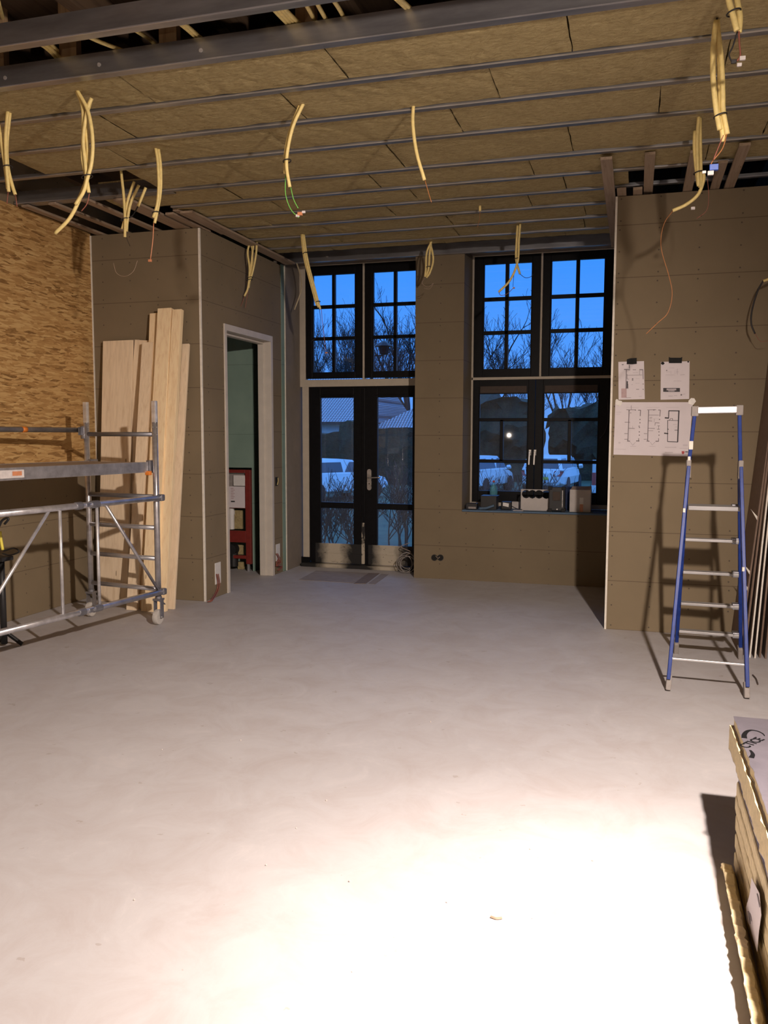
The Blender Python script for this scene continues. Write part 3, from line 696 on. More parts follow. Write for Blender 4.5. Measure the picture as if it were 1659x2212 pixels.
# ------------------------------------------------------------ scaffold tower
SO = Vector((-3.818, 6.205, 0)); SU = Vector((-.145, -.989, 0)); SW = Vector((-.989, .145, 0))
def sp_(u, w_, z): return SO+SU*u+SW*w_+Vector((0, 0, z))
sc = thing('scaffold_tower', sp_(.9, .37, 0), 'wheeled aluminium scaffold tower standing before the chipboard wall', 'scaffold')
tr = .0245
for (u, lab) in ((0, None), (1.95, None)):
    for w_ in (0, .745):
        post = B().cyl(sp_(u, w_, .215), sp_(u, w_, 1.70), tr, 16).build('post', M['alu'], sc, smooth=True)
        p = sp_(u, w_, 0)
        b = B().box(p+Vector((-.019, -.019, 1.69)), p+Vector((.019, .019, 1.875)))
        b.box(p+Vector((-.021, -.006, 1.69)), p+Vector((.021, .006, 1.875)))
        tag(b.build('spigot', M['alu_lt'], post, .003), 'square white aluminium spigot')
        b = B()
        for a in (0, 1, 2, 3):
            t = a*math.pi/2-.3
            for zz in (1.60, 1.66): b.blob(p+Vector((math.cos(t)*.0245, math.sin(t)*.0245, zz)), .004, 6)
        b.build('rivet', M['chrome'], post)
        # castor
        ca = B().box(p+Vector((-.036, -.036, .205)), p+Vector((.036, .036, .222))).cyl(p+Vector((0, 0, .2)), p+Vector((0, 0, .24)), .028, 14)
        for sx_ in (-.034, .028): ca.box(p+Vector((sx_, -.026, .055)), p+Vector((sx_+.006, .026, .21)))
        c_ = ca.build('castor_fork', M['steel_dark'], sc, .002)
        wc = p+Vector((0, -.012, .0655))
        k = B(); n = 24
        ring = [(.052, -.021), (.0625, -.018), (.065, 0), (.0625, .018), (.052, .021)]
        vs_ = []; fs_ = []
        for i in range(n):
            t = 2*math.pi*i/n
            for (rr, xx) in ring: vs_.append(wc+Vector((xx, math.cos(t)*rr, math.sin(t)*rr)))
        for i in range(n):
            for j in range(4): fs_.append((i*5+j, i*5+j+1, ((i+1) % n)*5+j+1, ((i+1) % n)*5+j))
        fs_.append(tuple(i*5 for i in range(n))); fs_.append(tuple(i*5+4 for i in range(n)))
        k.add(vs_, fs_); wh = k.build('castor_wheel', M['wheel'], sc, smooth=False)
        B().cyl(wc+Vector((-.04, 0, 0)), wc+Vector((.04, 0, 0)), .008, 10).build('axle', M['chrome'], wh)
        B().beam(p+Vector((.0, .02, .20)), p+Vector((.0, .085, .155)), .03, .008).build('brake_pedal', M['steel_dark'], c_, .002)
    for z in (1.60, 1.08, .82, .56, .30):
        B().cyl(sp_(u, .02, z), sp_(u, .725, z), .019, 14).build('rung', M['steel_dark'] if z > 1.0 else M['alu'], sc, smooth=True)
# near side folding frame
wn = -.048
for z, nm in ((1.075, 'upper_rail'), (.285, 'lower_rail')):
    B().cyl(sp_(0, wn, z), sp_(1.95, wn, z), .0235, 16).build(nm, M['alu'], sc, smooth=True)
    for u in (0.0, 1.95): B().box(sp_(u, wn, z)-Vector((.028, .026, .028)), sp_(u, wn, z)+Vector((.028, .026, .028))).build('rail_clamp', M['steel_dark'], sc, .012)
    b = B().cyl(sp_(.72, wn, z), sp_(.80, wn, z), .029, 14).cyl(sp_(.89, wn, z), sp_(.95, wn, z), .029, 14).box(sp_(.86, wn-.028, z-.014), sp_(.81, wn-.01, z+.014))
    b.build('hinge', M['steel_dark'], sc, .002)
for u in (.735, 1.10):
    B().cyl(sp_(u, wn, .30), sp_(u, wn, 1.06), .0125, 12).build('upright_strut', M['alu_lt'], sc, smooth=True)
B().cyl(sp_(.06, wn, .31), sp_(.64, wn, 1.06), .0125, 12).build('diagonal_strut', M['alu'], sc, smooth=True)
B().cyl(sp_(1.20, wn, 1.06), sp_(1.86, wn, .31), .0125, 12).build('diagonal_strut', M['alu_lt'], sc, smooth=True)
# guard rail on the far side
B().cyl(sp_(-.03, .80, 1.635), sp_(1.95, .80, 1.635), .0215, 16).build('guard_rail', M['steel_dark'], sc, smooth=True)
B().cyl(sp_(.60, .80, 1.635), sp_(.645, .80, 1.635), .0235, 16).build('marking_band', M['orange'], sc, smooth=True)
b = B().box(sp_(.05, .735, 1.59)-Vector((.03, .03, 0)), sp_(-.03, .80, 1.66)+Vector((.03, .02, 0))).cyl(sp_(0, .77, 1.56), sp_(0, .77, 1.67), .033, 12)
b.build('coupler', M['steel_dark'], sc, .006)
# platform
dk = B()
for (w0, w1) in ((.035, .06), (.67, .695)):
    dk.add([sp_(.05, w0, 1.285), sp_(1.90, w0, 1.285), sp_(1.90, w1, 1.285), sp_(.05, w1, 1.285), sp_(.05, w0, 1.372), sp_(1.90, w0, 1.372), sp_(1.90, w1, 1.372), sp_(.05, w1, 1.372)],
           [(0,3,2,1),(4,5,6,7),(0,1,5,4),(1,2,6,5),(2,3,7,6),(3,0,4,7)])
dkf = dk.build('platform_beam', M['alu'], sc, .003)
B().add([sp_(.05, .06, 1.355), sp_(1.90, .06, 1.355), sp_(1.90, .67, 1.355), sp_(.05, .67, 1.355), sp_(.05, .06, 1.368), sp_(1.90, .06, 1.368), sp_(1.90, .67, 1.368), sp_(.05, .67, 1.368)],
        [(0,3,2,1),(4,5,6,7),(0,1,5,4),(1,2,6,5),(2,3,7,6),(3,0,4,7)]).build('platform_board', M['lath'], sc)
b = B()
for u in (.0, 1.95):
    for w_ in (.047, .682): b.box(sp_(u, w_, 1.28)-Vector((.02, .045, 0)), sp_(u, w_, 1.385)+Vector((.02, .045, 0)))
b.build('platform_hook', M['steel_dark'], sc, .004)
tag(B().box(sp_(.055, .03, 1.262)-Vector((.022, .02, 0)), sp_(.055, .03, 1.297)+Vector((.022, .02, 0))).build('hook_lock', M['orange'], sc, .006), 'orange wind lock')
p0 = sp_(1.33, .0325, 1.30); p1 = sp_(1.60, .0325, 1.355)
B().add([p0, Vector((p1.x, p1.y, p0.z)), p1, Vector((p0.x, p0.y, p1.z))], [(0,1,2,3)]).build('rating_sticker', M['clear'], dkf)
q0 = sp_(1.35, .0315, 1.315); q1 = sp_(1.43, .0315, 1.345)
B().add([q0, Vector((q1.x, q1.y, q0.z)), q1, Vector((q0.x, q0.y, q1.z))], [(0,1,2,3)]).build('sticker_print', M['conn_orange'], dkf)

# ------------------------------------------------------------ black stand with tool at the far left
st = thing('tool_stand', (-4.62, 5.2, 0), 'black tool stand with yellow strap, cut off by the left edge behind the scaffold', 'stand')
def lp(px, py): return at(px, py, y=5.2)
x_ = lp(6, 1240).x
B().cyl((x_-.01, 5.2, 0.02), (x_-.01, 5.2, .68), .024, 12).build('pole', M['blackm'], st, smooth=True)
b = B()
for a in range(3):
    t = a*2.1+.4; b.beam((x_-.01, 5.2, .12), (x_-.01+math.cos(t)*.13, 5.2+math.sin(t)*.13, .012), .03, .02)
b.build('foot', M['blackm'], st, .003)
b = B().box((x_-.10, 5.14, .655), (x_+.05, 5.26, .685)).tube(smoothpath([lp(8,1190), lp(30,1184), lp(41,1192), lp(22,1199), lp(6,1196)]), .006, 8)
b.build('tray', M['blackm'], st, .003)
B().tube(smoothpath([lp(0,1148), lp(2,1165), lp(6,1188)]), .011, 8).build('strap', M['yellow'], st, smooth=True)
B().tube(smoothpath([lp(-3,1140), lp(4,1125), lp(14,1119), lp(18,1122), lp(10,1132), lp(13,1128)]), .009, 8).build('hook', M['blackm'], st, smooth=True)

# ------------------------------------------------------------ leaning boards
def plank(name, xb0, xb1, xt0, xt1, yb, yt, zt, t, mat, label, cat='plank'):
    pb = Vector(((xb0+xb1)/2, yb, 0)); pt = Vector(((xt0+xt1)/2, yt, zt)); d = (pt-pb).normalized()
    wd = ((xb1-xb0)+(xt1-xt0))/2; side = Vector((1, 0, 0)); side = (side-d*side.dot(d)).normalized(); n = d.cross(side)
    if n.y > 0: n = -n          # n points to the room
    o = B(); vs_ = []
    for p in (pb, pt):
        for (a, c_) in ((-1, 0), (1, 0), (1, 1), (-1, 1)): vs_.append(p+side*a*wd/2+n*c_*t)
    for i in range(4): vs_[i].z = .001        # the foot is cut to stand flat on the floor
    o.add(vs_, [(0,3,2,1),(4,5,6,7),(0,1,5,4),(1,2,6,5),(2,3,7,6),(3,0,4,7)])
    ob = o.build(name, M[mat], bevel=.002)
    return tag(ob, label, cat, 'boards leaning on the closet front')
plank('wide_board', -4.915, -4.585, -4.93, -4.615, 6.93, 7.155, 2.49, .022, 'pine_grey', 'widest pale board, leftmost of those leaning on the closet front', 'board')
plank('plank', -4.66, -4.575, -4.62, -4.575, 6.99, 7.185, 2.50, .018, 'lath', 'thin rough brown edged plank peeping out right of the widest board')
plank('plank', -4.80, -4.64, -4.60, -4.44, 6.985, 7.178, 2.49, .018, 'pine_grey', 'short pale plank leaning crookedly behind the widest board')
plank('plank', -4.42, -4.305, -4.465, -4.36, 6.66, 7.10, 2.455, .03, 'pine_grey', 'narrow pale plank with low top, foot farthest left on the open floor')
plank('plank', -4.33, -4.235, -4.415, -4.335, 6.73, 7.165, 2.73, .03, 'pine', 'narrow tall plank just left of the dark gap')
plank('plank', -4.245, -4.12, -4.305, -4.145, 6.66, 7.12, 2.76, .045, 'pine', 'tallest broad golden plank right of the dark gap')
plank('plank', -4.125, -4.03, -4.143, -4.048, 6.70, 7.12, 2.745, .045, 'pine', 'tall knotty plank, rightmost in the leaning group')
plank('plank', -4.085, -4.005, -4.085, -4.025, 6.80, 7.175, 2.44, .025, 'pine_grey', 'shorter plank hidden behind the right edge of the knotty plank')

# ------------------------------------------------------------ step ladder
ld = thing('step_ladder', (.51, 5.98, 0), 'blue aluminium step ladder standing open in front of the right pier', 'ladder')
FLf, FRf = Vector((.244, 5.50, 0)), Vector((.70, 5.47, 0)); RLf, RRf = Vector((.335, 6.49, 0)), Vector((.772, 6.46, 0))
hy, hz = 5.93, 1.375
HL, HR = Vector((.335, hy, hz)), Vector((.655, hy, hz))
HL = at(1487, 1008, y=hy); HR = at(1599, 1010, y=hy)
TL, TR = at(1501, 892, y=hy-.02), at(1597, 890, y=hy-.02)
def rail(p, q, nm='rail', w_=.022, t=.055): return B().beam(p, q, w_, t, (1, 0, 0)).build(nm, M['blue'], ld, .003)
up = lambda v, a: v+Vector((0, 0, a))
rail(up(FLf, .07)+(HL-FLf)*.0, HL+Vector((0, -.03, 0)), 'front_rail'); rail(up(FRf, .07), HR+Vector((0, -.03, 0)), 'front_rail')
rail(up(RLf, .04), HL+Vector((0, .03, 0)), 'rear_rail', .024, .05); rail(up(RRf, .04), HR+Vector((0, .03, 0)), 'rear_rail', .024, .05)
rail(HL, TL, 'handle_rail', .022, .045); rail(HR, TR, 'handle_rail', .022, .045)
tag(B().beam(TL+Vector((-.012, 0, .016)), TR+Vector((.012, 0, .016)), .045, .05, (0, 0, 1)).build('top_handle', M['alu_lt'], ld, .006), 'scuffed bare aluminium top bar')
for p in (TL, TR): B().box(p-Vector((.022, .026, .022)), p+Vector((.022, .026, .044))).build('corner_cap', M['grey_rubber'], ld, .005)
for p in (HL, HR): B().beam(p+Vector((0, -.02, -.075)), p+Vector((0, -.01, .045)), .03, .075, (1, 0, 0)).build('hinge', M['grey_rubber'], ld, .006)
for p, s2 in ((FLf, (HL-FLf)), (FRf, (HR-FRf)), (RLf, HL-RLf), (RRf, HR-RRf)):
    d = s2.normalized(); B().beam(p+Vector((0, 0, .001)), p+d*.10, .032, .065, (1, 0, 0)).build('foot', M['grey_rubber'], ld, .006)
for k, zz in enumerate((.19, .41, .65, .89, 1.125)):
    a = RLf.lerp(HL+Vector((0, .03, 0)), zz/HL.z); c_ = RRf.lerp(HR+Vector((0, .03, 0)), zz/HR.z)
    dp = .17 if k == 4 else .075
    if k == 4: o = B().beam(a+Vector((.01, -.07, 0)), c_+Vector((-.01, -.07, 0)), .20, .028, (0, 1, 0)).build('platform_step', M['step_alu'], ld, .004)
    else: o = B().beam(a+Vector((.01, -.02, 0)), c_+Vector((-.01, -.02, 0)), dp, .020, (0, 1, 0)).build('step', M['step_alu'], ld, .004)
    B().box(c_+Vector((-.055, -.055, -.018)), c_+Vector((-.012, .02, .022))).build('step_bracket', M['steel_dark'], o, .003)
a = FLf.lerp(HL, .138); c_ = FRf.lerp(HR, .138)
B().beam(a, c_, .022, .012, (0, 1, 0)).build('brace_bar', M['alu_lt'], ld, .002)
# splashes of plaster on rails
for (t, side_) in ((.80, 0), (.55, 1)):
    p = (FLf.lerp(HL, t) if side_ == 0 else FRf.lerp(HR, t)); B().box(p+Vector((-.012, -.062, -.012)), p+Vector((.002, -.058, .014))).build('plaster_splash', M['bead'], ld)
p = HL.lerp(TL, .38); B().box(p+Vector((-.0125, -.0245, -.02)), p+Vector((.0125, -.022, .035))).build('plaster_splash', M['bead'], ld)
p = HL.lerp(TL, -.05); B().box(p+Vector((-.006, -.05, .06)), p+Vector((.010, -.022, .085))).build('plaster_splash', M['bead'], ld)

# ------------------------------------------------------------ leaning plasterboard sheets at the right edge
sheets = [(.775, .955, 2.05, 6.60), (.805, .975, 2.35, 6.56), (.835, .985, 2.5, 6.50), (.868, 1.0, 2.6, 6.49), (.905, 1.03, 2.6, 6.52), (.94, 1.06, 2.6, 6.50)]
names_ = ['leftmost brown sheet in the row leaning at the right edge, its corner torn', 'second brown sheet from the left in the leaning row at the right edge', 'sheet with the whitest long edge in the leaning row', 'sheet with a pale edge just right of the whitest one', 'fifth sheet from the left in the leaning row', 'last sheet of the leaning row, cut off by the view']
for k, (xb, xt, h, y0) in enumerate(sheets):
    t = .0125; y1 = 7.12-.01*k
    o = thing('plasterboard_sheet', (xb, (y0+y1)/2, 0), names_[k], 'plasterboard sheet', 'sheets leaning on the right wall')
    def pp(x, y, z): return Vector((xb+(xt-xb)*z/h+x, y, z))
    b = B().add([pp(0, y0+.002, .002), pp(t, y0+.002, .002), pp(t, y1, .002), pp(0, y1, .002), pp(0, y0+.002, h), pp(t, y0+.002, h), pp(t, y1, h), pp(0, y1, h)], [(0,3,2,1),(4,5,6,7),(0,1,5,4),(1,2,6,5),(2,3,7,6),(3,0,4,7)])
    b.build('board', M['sheetpaper'], o)
    b = B().add([pp(.001, y0-.001, .002), pp(t-.001, y0-.001, .002), pp(t-.001, y0+.002, .002), pp(.001, y0+.002, .002), pp(.001, y0-.001, h), pp(t-.001, y0-.001, h), pp(t-.001, y0+.002, h), pp(.001, y0+.002, h)], [(0,3,2,1),(4,5,6,7),(0,1,5,4),(1,2,6,5),(2,3,7,6),(3,0,4,7)])
    b.build('cut_edge', M['sheetedge'] if k in (2, 3) else M['sheetpaper'], o)  # remaining cut edges take the brown, their shade put into the colour
    if k == 0:
        b = B()
        for (zz, dx) in ((.62, .05), (.50, .045), (1.02, .05)):
            p = pp(0, y0, zz); b.add([p, p+Vector((-dx, -.004, .055)), p+Vector((-dx*.8, -.006, .04)), p+Vector((.0, 0, -.03))], [(0,1,2,3)])
        b.build('torn_paper', M['sheetedge'], o)

# ------------------------------------------------------------ drawings on the pier
YP = 7.145
def pv(px, py, d=.0): return at(px, py, y=YP-.003-d)
def inkbar(b, x0, y0, x1, y1, th=1.0, d=.0012):
    a = pv(x0, y0, d); c_ = pv(x1, y1, d); dv = (c_-a); n = Vector((-dv.z, 0, dv.x)).normalized()*(th*.0019)
    b.add([a-n, c_-n, c_+n, a+n], [(0,1,2,3)])
def inkrect(b, x0, y0, x1, y1, d=.0012): b.add([pv(x0,y0,d), pv(x1,y0,d), pv(x1,y1,d), pv(x0,y1,d)], [(0,1,2,3)])
def sheet(name, corners, label, curl=.0):
    c0 = pv(*corners[0]); root = thing(name, pv((corners[0][0]+corners[2][0])/2, corners[2][1]), label, 'drawing')
    b = B(); n = 8; tl, tr_, br, bl = [pv(*c) for c in corners]
    vs_ = []
    for i in range(n+1):
        for j in range(n+1):
            p = tl.lerp(tr_, i/n).lerp(bl.lerp(br, i/n), j/n)
            vs_.append(p+Vector((0, -curl*(i/n)**3*(.4+.6*j/n)*.012, 0)))
    fs_ = [(i*(n+1)+j, (i+1)*(n+1)+j, (i+1)*(n+1)+j+1, i*(n+1)+j+1) for i in range(n) for j in range(n)]
    b.add(vs_, fs_)
    o = b.build('paper', M['paper'], root)
    md = o.modifiers.new('thick', 'SOLIDIFY'); md.thickness = .0005; md.offset = 1
    return root
def cz(x, y): return (1280+x/6.9125, 760+y/6.9125)     # close-up reading to photo position
def bars(root, name, mat, L, d=.0018):
    b = B()
    for (x0, y0, x1, y1, th) in L: inkbar(b, *cz(x0, y0), *cz(x1, y1), th, d)
    return b.build(name, M[mat], root)
# left small sheet
s1 = sheet('floor_plan_sheet', [cz(385,150), cz(768,138), cz(780,706), cz(388,716)], 'small sheet top left on the pier, plan with a pink corner, slightly curled')
bars(s1, 'printed_plan', 'ink', [(470,262,560,268,1.6), (600,268,650,268,1), (700,266,755,266,1.6), (505,268,498,550,1.5), (515,350,740,345,.6), (750,266,756,410,1.3), (500,685,575,683,.6), (515,405,545,408,.8), (515,330,515,410,.9), (745,480,765,480,1.3), (745,560,765,560,1.3), (650,560,695,560,1.0), (700,275,700,345,.5), (530,480,532,550,1.0)])
bars(s1, 'dark_print', 'ink_dark', [(437,192,465,190,1.3), (590,400,608,402,1.5), (588,420,608,422,1.6), (548,195,552,250,1.1), (505,440,530,440,1), (518,445,515,548,2.6)])
b = B(); a_ = cz(430, 548); c_ = cz(508, 685); inkrect(b, *a_, *c_, .0016); b.build('pink_print', M['ink_pink'], s1)
bars(s1, 'faint_print', 'ink_light', [(580,490,600,490,1), (640,470,700,470,.6), (650,400,700,400,.5), (690,665,735,665,.8), (600,310,680,310,.5)])
def tape(root, pts, mat='tape', th=.004):
    b = B(); f_ = [pv(*cz(*p), th) for p in pts]; k = [pv(*cz(*p), -.002) for p in pts]; n = len(f_)
    b.add(f_+k, [tuple(range(n)), tuple(range(n, 2*n))]+[(i, (i+1) % n, n+(i+1) % n, n+i) for i in range(n)]); b.build('tape', M[mat], root)
tape(s1, [(515,112), (560,98), (660,90), (660,180), (600,186), (510,184)])
# right small sheet
s2 = sheet('sketch_sheet', [cz(1020,150), cz(1450,140), cz(1442,704), cz(1015,716)], 'small sheet top right on the pier, mostly blank with a dark picture strip')
b = B(); inkrect(b, *cz(1055,540), *cz(1305,598), .0018); o = b.build('picture_strip', M['ink_dark'], s2)
b = B(); inkrect(b, *cz(1105,548), *cz(1250,575), .0024); inkrect(b, *cz(1130,578), *cz(1225,590), .0024); b.build('picture_highlight', M['ink_light'], s2)
b = B(); c0 = pv(*cz(1325,642), .0018); b.add([c0+Vector((math.cos(t*math.pi/5)*.0065, 0, math.sin(t*math.pi/5)*.0065)) for t in range(10)], [tuple(range(10))]); b.build('round_mark', M['ink'], s2)
bars(s2, 'faint_print', 'ink_light', [(1140,240,1220,240,.6), (1090,345,1225,345,.6), (1100,300,1160,300,.5), (1170,280,1170,330,.5), (1270,250,1270,340,.5), (1250,300,1290,300,.5), (1310,345,1375,340,1), (1210,435,1330,435,.5), (1130,660,1200,660,.9), (1215,655,1265,655,.8), (1345,635,1385,630,.8), (1230,270,1230,330,.4), (1255,260,1255,330,.4)])
bars(s2, 'dark_print', 'ink', [(1098,278,1116,278,2.0)])
tape(s2, [(1140,78), (1165,88), (1315,88), (1340,75), (1333,168), (1140,168)])
tape(s2, [(1030,150), (1060,150), (1078,175), (1050,196), (1020,180)]); tape(s2, [(1415,138), (1440,138), (1440,158), (1420,162)])
# large sheet
s3 = sheet('building_plan_sheet', [cz(340,752), cz(1498,752), cz(1430,1562), cz(312,1535)], 'large landscape sheet with three long building plans under the small sheets')
bars(s3, 'printed_plan', 'ink', [
    (505,865,635,868,1), (545,870,528,1330,1.6), (680,872,720,872,1.5), (718,870,712,960,1.5), (555,912,580,912,1), (515,1330,560,1335,1.8), (650,1330,700,1330,1.8), (690,1290,688,1340,1.3), (480,1052,560,1052,1), (540,1140,630,1145,1), (475,1222,525,1222,1), (475,1305,530,1305,1), (578,800,578,862,.7), (535,880,560,880,1.4), (600,1105,600,1145,.4), (562,1345,600,1395,.4), (600,1395,640,1350,.4),
    (815,868,950,865,1), (838,870,822,1330,1.6), (980,870,1015,870,1.4), (1012,870,1005,965,1.4), (840,945,990,945,.8), (830,1030,890,1035,1), (930,1060,1000,1062,1), (935,1062,932,1100,.9), (825,1140,930,1145,.9), (830,1180,905,1180,.7), (960,1155,1005,1155,.9), (805,1330,850,1335,1.7), (940,1335,985,1335,1.7), (985,1290,985,1340,1.2), (765,1222,815,1222,.9), (765,1305,820,1305,.9), (850,980,890,980,.8), (850,1000,880,1000,.7), (970,1105,1005,1105,.8), (985,1105,985,1160,.7), (860,1345,890,1390,.4), (890,1390,935,1345,.4), (925,1000,920,1050,.5)])
b = B()
for (x, y) in ((708,1010),(708,1060),(695,1110),(700,1130),(698,1195),(698,1245),(1000,1010),(992,1195),(992,1245),(640,870),(915,868)): inkbar(b, *cz(x-8, y), *cz(x+8, y), 2.0, .0018)
b.build('column_print', M['ink'], s3)
bars(s3, 'bold_plan', 'ink_dark', [(1135,880,1300,882,2.0), (1140,880,1135,990,1.6), (1078,985,1140,990,2.6), (1122,1020,1120,1340,1.2), (1128,1022,1275,1026,.9), (1290,880,1270,1345,2.4), (1118,1340,1275,1348,1.4), (1068,1215,1130,1222,2.4), (1225,1170,1275,1170,1.0), (1150,1020,1165,995,.8), (1165,995,1195,995,.7), (1195,995,1195,1020,.7), (1120,1150,1135,1160,1.6)])
bars(s3, 'faint_print', 'ink_light', [(320,1450,500,1458,.5), (1080,1425,1250,1425,.8), (1080,1500,1200,1502,1.2), (385,1350,418,1350,.8), (385,1365,418,1365,.8), (560,1412,650,1412,.6), (850,1412,940,1412,.6), (500,830,690,835,.4), (800,830,1000,830,.4), (1100,830,1290,830,.4), (1350,1400,1420,1400,.8), (1350,1385,1420,1385,.6), (1200,1085,1260,1085,.6), (1230,1120,1265,1120,.6), (1300,1440,1430,1442,.5), (555,900,555,1330,.4), (840,1000,990,1000,.4), (350,900,430,900,.6), (350,930,410,930,.4)])
b = B(); sh_ = [(1330,1483), (1372,1483), (1370,1515), (1350,1532), (1332,1515)]
b.add([pv(*cz(*p), .002) for p in sh_], [(0,1,2,3,4)]); b.build('shield_mark', M['ink_red'], s3)
bars(s3, 'logo_print', 'ink_dark', [(1385,1490,1425,1490,1.1), (1385,1500,1432,1500,.9)])
tape(s3, [(342,720), (365,702), (390,725), (440,735), (440,775), (400,822), (380,800), (340,780)], 'tape_white', .006)
tape(s3, [(1460,700), (1475,690), (1520,695), (1545,740), (1500,795), (1470,785), (1430,780), (1432,730)], 'tape_white', .006)

# ------------------------------------------------------------ foam board stack at the right front
foam = [  # px corner, top z, thickness
    ((1585,1547), .485, .040, 'top foil faced foam board with dark round lettering, topmost of the stack', 0),
    ((1578,1566), .445, .100, 'thick foam board second from the top, its left edge brightest', 0),
    ((1593,1668), .333, .010, 'thin foil faced sheet below the thick foam board', 0),
    ((1589,1684), .320, .058, 'foam board under the thin foil sheet', 0),
    ((1586,1713), .260, .058, 'foam board in the middle of the lower stack, torn label on its edge', 0),
    ((1587,1755), .200, .058, 'foam board third from the floor', 0),
    ((1586,1795), .140, .058, 'foam board second from the floor', 0),
    ((1584,1835), .080, .058, 'bottom foam board of the stack lying on the floor', 0)]
boards = []
ztop = .485
for k, (px, zt, t, lab, _) in enumerate(foam):
    if k == 2: zt, t = .343, .012
    if k >= 3: zt = .331-(k-3)*.0662; t = .0655 if k < 7 else .065
    c0 = at(px[0], px[1], z=zt); x0, y1 = c0.x, c0.y; xr = x0+.95; y0 = y1-2.4; zb = zt-t+.0003
    o = thing('insulation_board', ((x0+xr)/2, (y0+y1)/2, zb), lab, 'insulation board', 'foil faced foam boards stacked at the right front')
    # ragged long left edge
    n = 90; L = []; rnd = random.Random(k+3)
    amp = .006 if k < 2 else .0025
    for i in range(n+1):
        y = y1-(y1-y0)*i/n
        L.append((x0+amp*noise.noise(Vector((y*17, k*3.1, 0)))+.5*amp*noise.noise(Vector((y*60, k, 7))), y))
    poly = L+[(xr, y0), (xr, y1)]
    B().prism([(p[0]+(.003 if k != 1 else 0), p[1]) for p in poly], 2, zb+.0015, zt-(.0015 if k != 1 else .0008)).build('foam_core', M['pir'], o, bevel=.009 if k > 2 else 0)
    f_ = [(p[0]+(.009 if k > 2 else .0), p[1]) for p in L]+[(xr, y0), (xr, y1)]
    B().prism(f_ if k != 1 else [(p[0]+.017, p[1]) for p in L]+[(xr, y0), (xr, y1)], 2, zt-(.003 if k != 1 else .001), zt).build('foil_face', M['foil'], o)
    B().prism(f_, 2, zb, zb+.003).build('foil_face', M['foil'], o)
    boards.append(o)
top = boards[0]
# printed mark on the topmost board
def tp(px, py): return at(px, py, z=.4856)
def cq(x, y): return (1559+x/7.37, 1500+y/7.37)
def arc(pts, ws):
    pts = [tp(*cq(*p)) for p in pts]; sm = smoothpath(pts, 6); b = B(); n = len(sm); vs_ = []
    for i, p in enumerate(sm):
        d = (sm[min(i+1, n-1)]-sm[max(i-1, 0)]).normalized(); q = Vector((-d.y, d.x, 0)); t = i/(n-1)
        w_ = ws[0]+(ws[1]-ws[0])*t; vs_ += [p+q*w_, p-q*w_]
    b.add(vs_, [(2*i, 2*i+1, 2*i+3, 2*i+2) for i in range(n-1)]); return b
arc([(360,695),(360,640),(400,590),(460,570),(530,575),(600,595),(660,630),(685,665)], (.010, .0015)).build('printed_arc', M['print_black'], top)
arc([(450,885),(480,920),(495,960),(470,1010)], (.004, .009)).build('printed_arc', M['print_black'], top)
def textmesh(txt, name, mat, parent, origin, xdir, ydir, size):
    cu = bpy.data.curves.new(name, 'FONT'); cu.body = txt; cu.size = size; cu.extrude = .0002; cu.offset = .001
    to = bpy.data.objects.new(name+'_tmp', cu); COL.objects.link(to)
    dg = bpy.context.evaluated_depsgraph_get(); me = bpy.data.meshes.new_from_object(to.evaluated_get(dg))
    bpy.data.objects.remove(to)
    off = OFF[parent.name]
    for v in me.vertices: v.co = origin+xdir*v.co.x+ydir*v.co.y+Vector((0, 0, v.co.z))-off
    me.materials.clear(); me.materials.append(mat)
    o = bpy.data.objects.new(name, me); COL.objects.link(o); o.parent = parent; OFF[o.name] = off; return o
bl_ = tp(*cq(405, 860)); br_ = tp(*cq(745, 690)); tl_ = tp(*cq(345, 770))
xd = (br_-bl_); ln_ = xd.length; xd.normalize(); yd = Vector((-xd.y, xd.x, 0))
textmesh('CTICE', 'printed_lettering', M['print_black'], top, bl_+Vector((0, 0, .0004)), xd, yd*1.0, ln_/3.35)
# torn label on the stack edge
lb = boards[4]; b = B()
pts = [(1624,1896), (1632,1912), (1641,1930), (1645,1975), (1640,2010), (1636,2056), (1628,2030), (1620,2000), (1612,1985), (1612,1960), (1620,1932)]
xl = boards[4].location.x-.475-.004
b.add([at(p[0], p[1], x=xl-.006) for p in pts], [tuple(range(len(pts)))])
o = b.build('torn_label', M['paper'], lb); md = o.modifiers.new('t', 'SOLIDIFY'); md.thickness = .001
b = B()
for (x0, y0, x1, y1) in ((1615,1968,1619,1996), (1618,1972,1622,1990), (1634,1930,1640,1960)):
    b.add([at(x0, y0, x=xl-.0085), at(x0+2, y0, x=xl-.0085), at(x1+2, y1, x=xl-.0085), at(x1, y1, x=xl-.0085)], [(0,1,2,3)])
b.build('label_print', M['ink'], lb)
# broken strip of foam leaning against the stack
p0 = at(1557,1846, z=.085); p1 = at(1640,2290, z=.10); q0 = at(1563,1882, z=.0); q1 = at(1648,2330, z=.0)
n = 70; fr_ = []
for i in range(n+1):
    t = i/n; a = p0.lerp(p1, t); q = q0.lerp(q1, t)
    a = a+Vector((.009*noise.noise(Vector((t*40, 1, 0))), 0, .022*noise.noise(Vector((t*30, 5, 0)))+.008*noise.noise(Vector((t*120, 5, 3)))-.05*max(0, .05-t)/.05))
    fr_.append((a, Vector((q.x-.0+.004*noise.noise(Vector((t*50, 2, 8))), q.y, .001))))
b = B(); vs_ = []
for a, q in fr_: vs_ += [q, a, a+Vector((.028, 0, -.004)), q+Vector((.040, 0, 0))]
fs_ = []
for i in range(n):
    for j in range(4): fs_.append((i*4+j, i*4+(j+1) % 4, (i+1)*4+(j+1) % 4, (i+1)*4+j))
fs_ += [(0,1,2,3), (n*4, n*4+3, n*4+2, n*4+1)]
b.add(vs_, fs_)
tag(b.build('foam_offcut', M['pir']), 'broken yellow foam strip with ragged edge standing on the floor left of the stack', 'foam offcut')

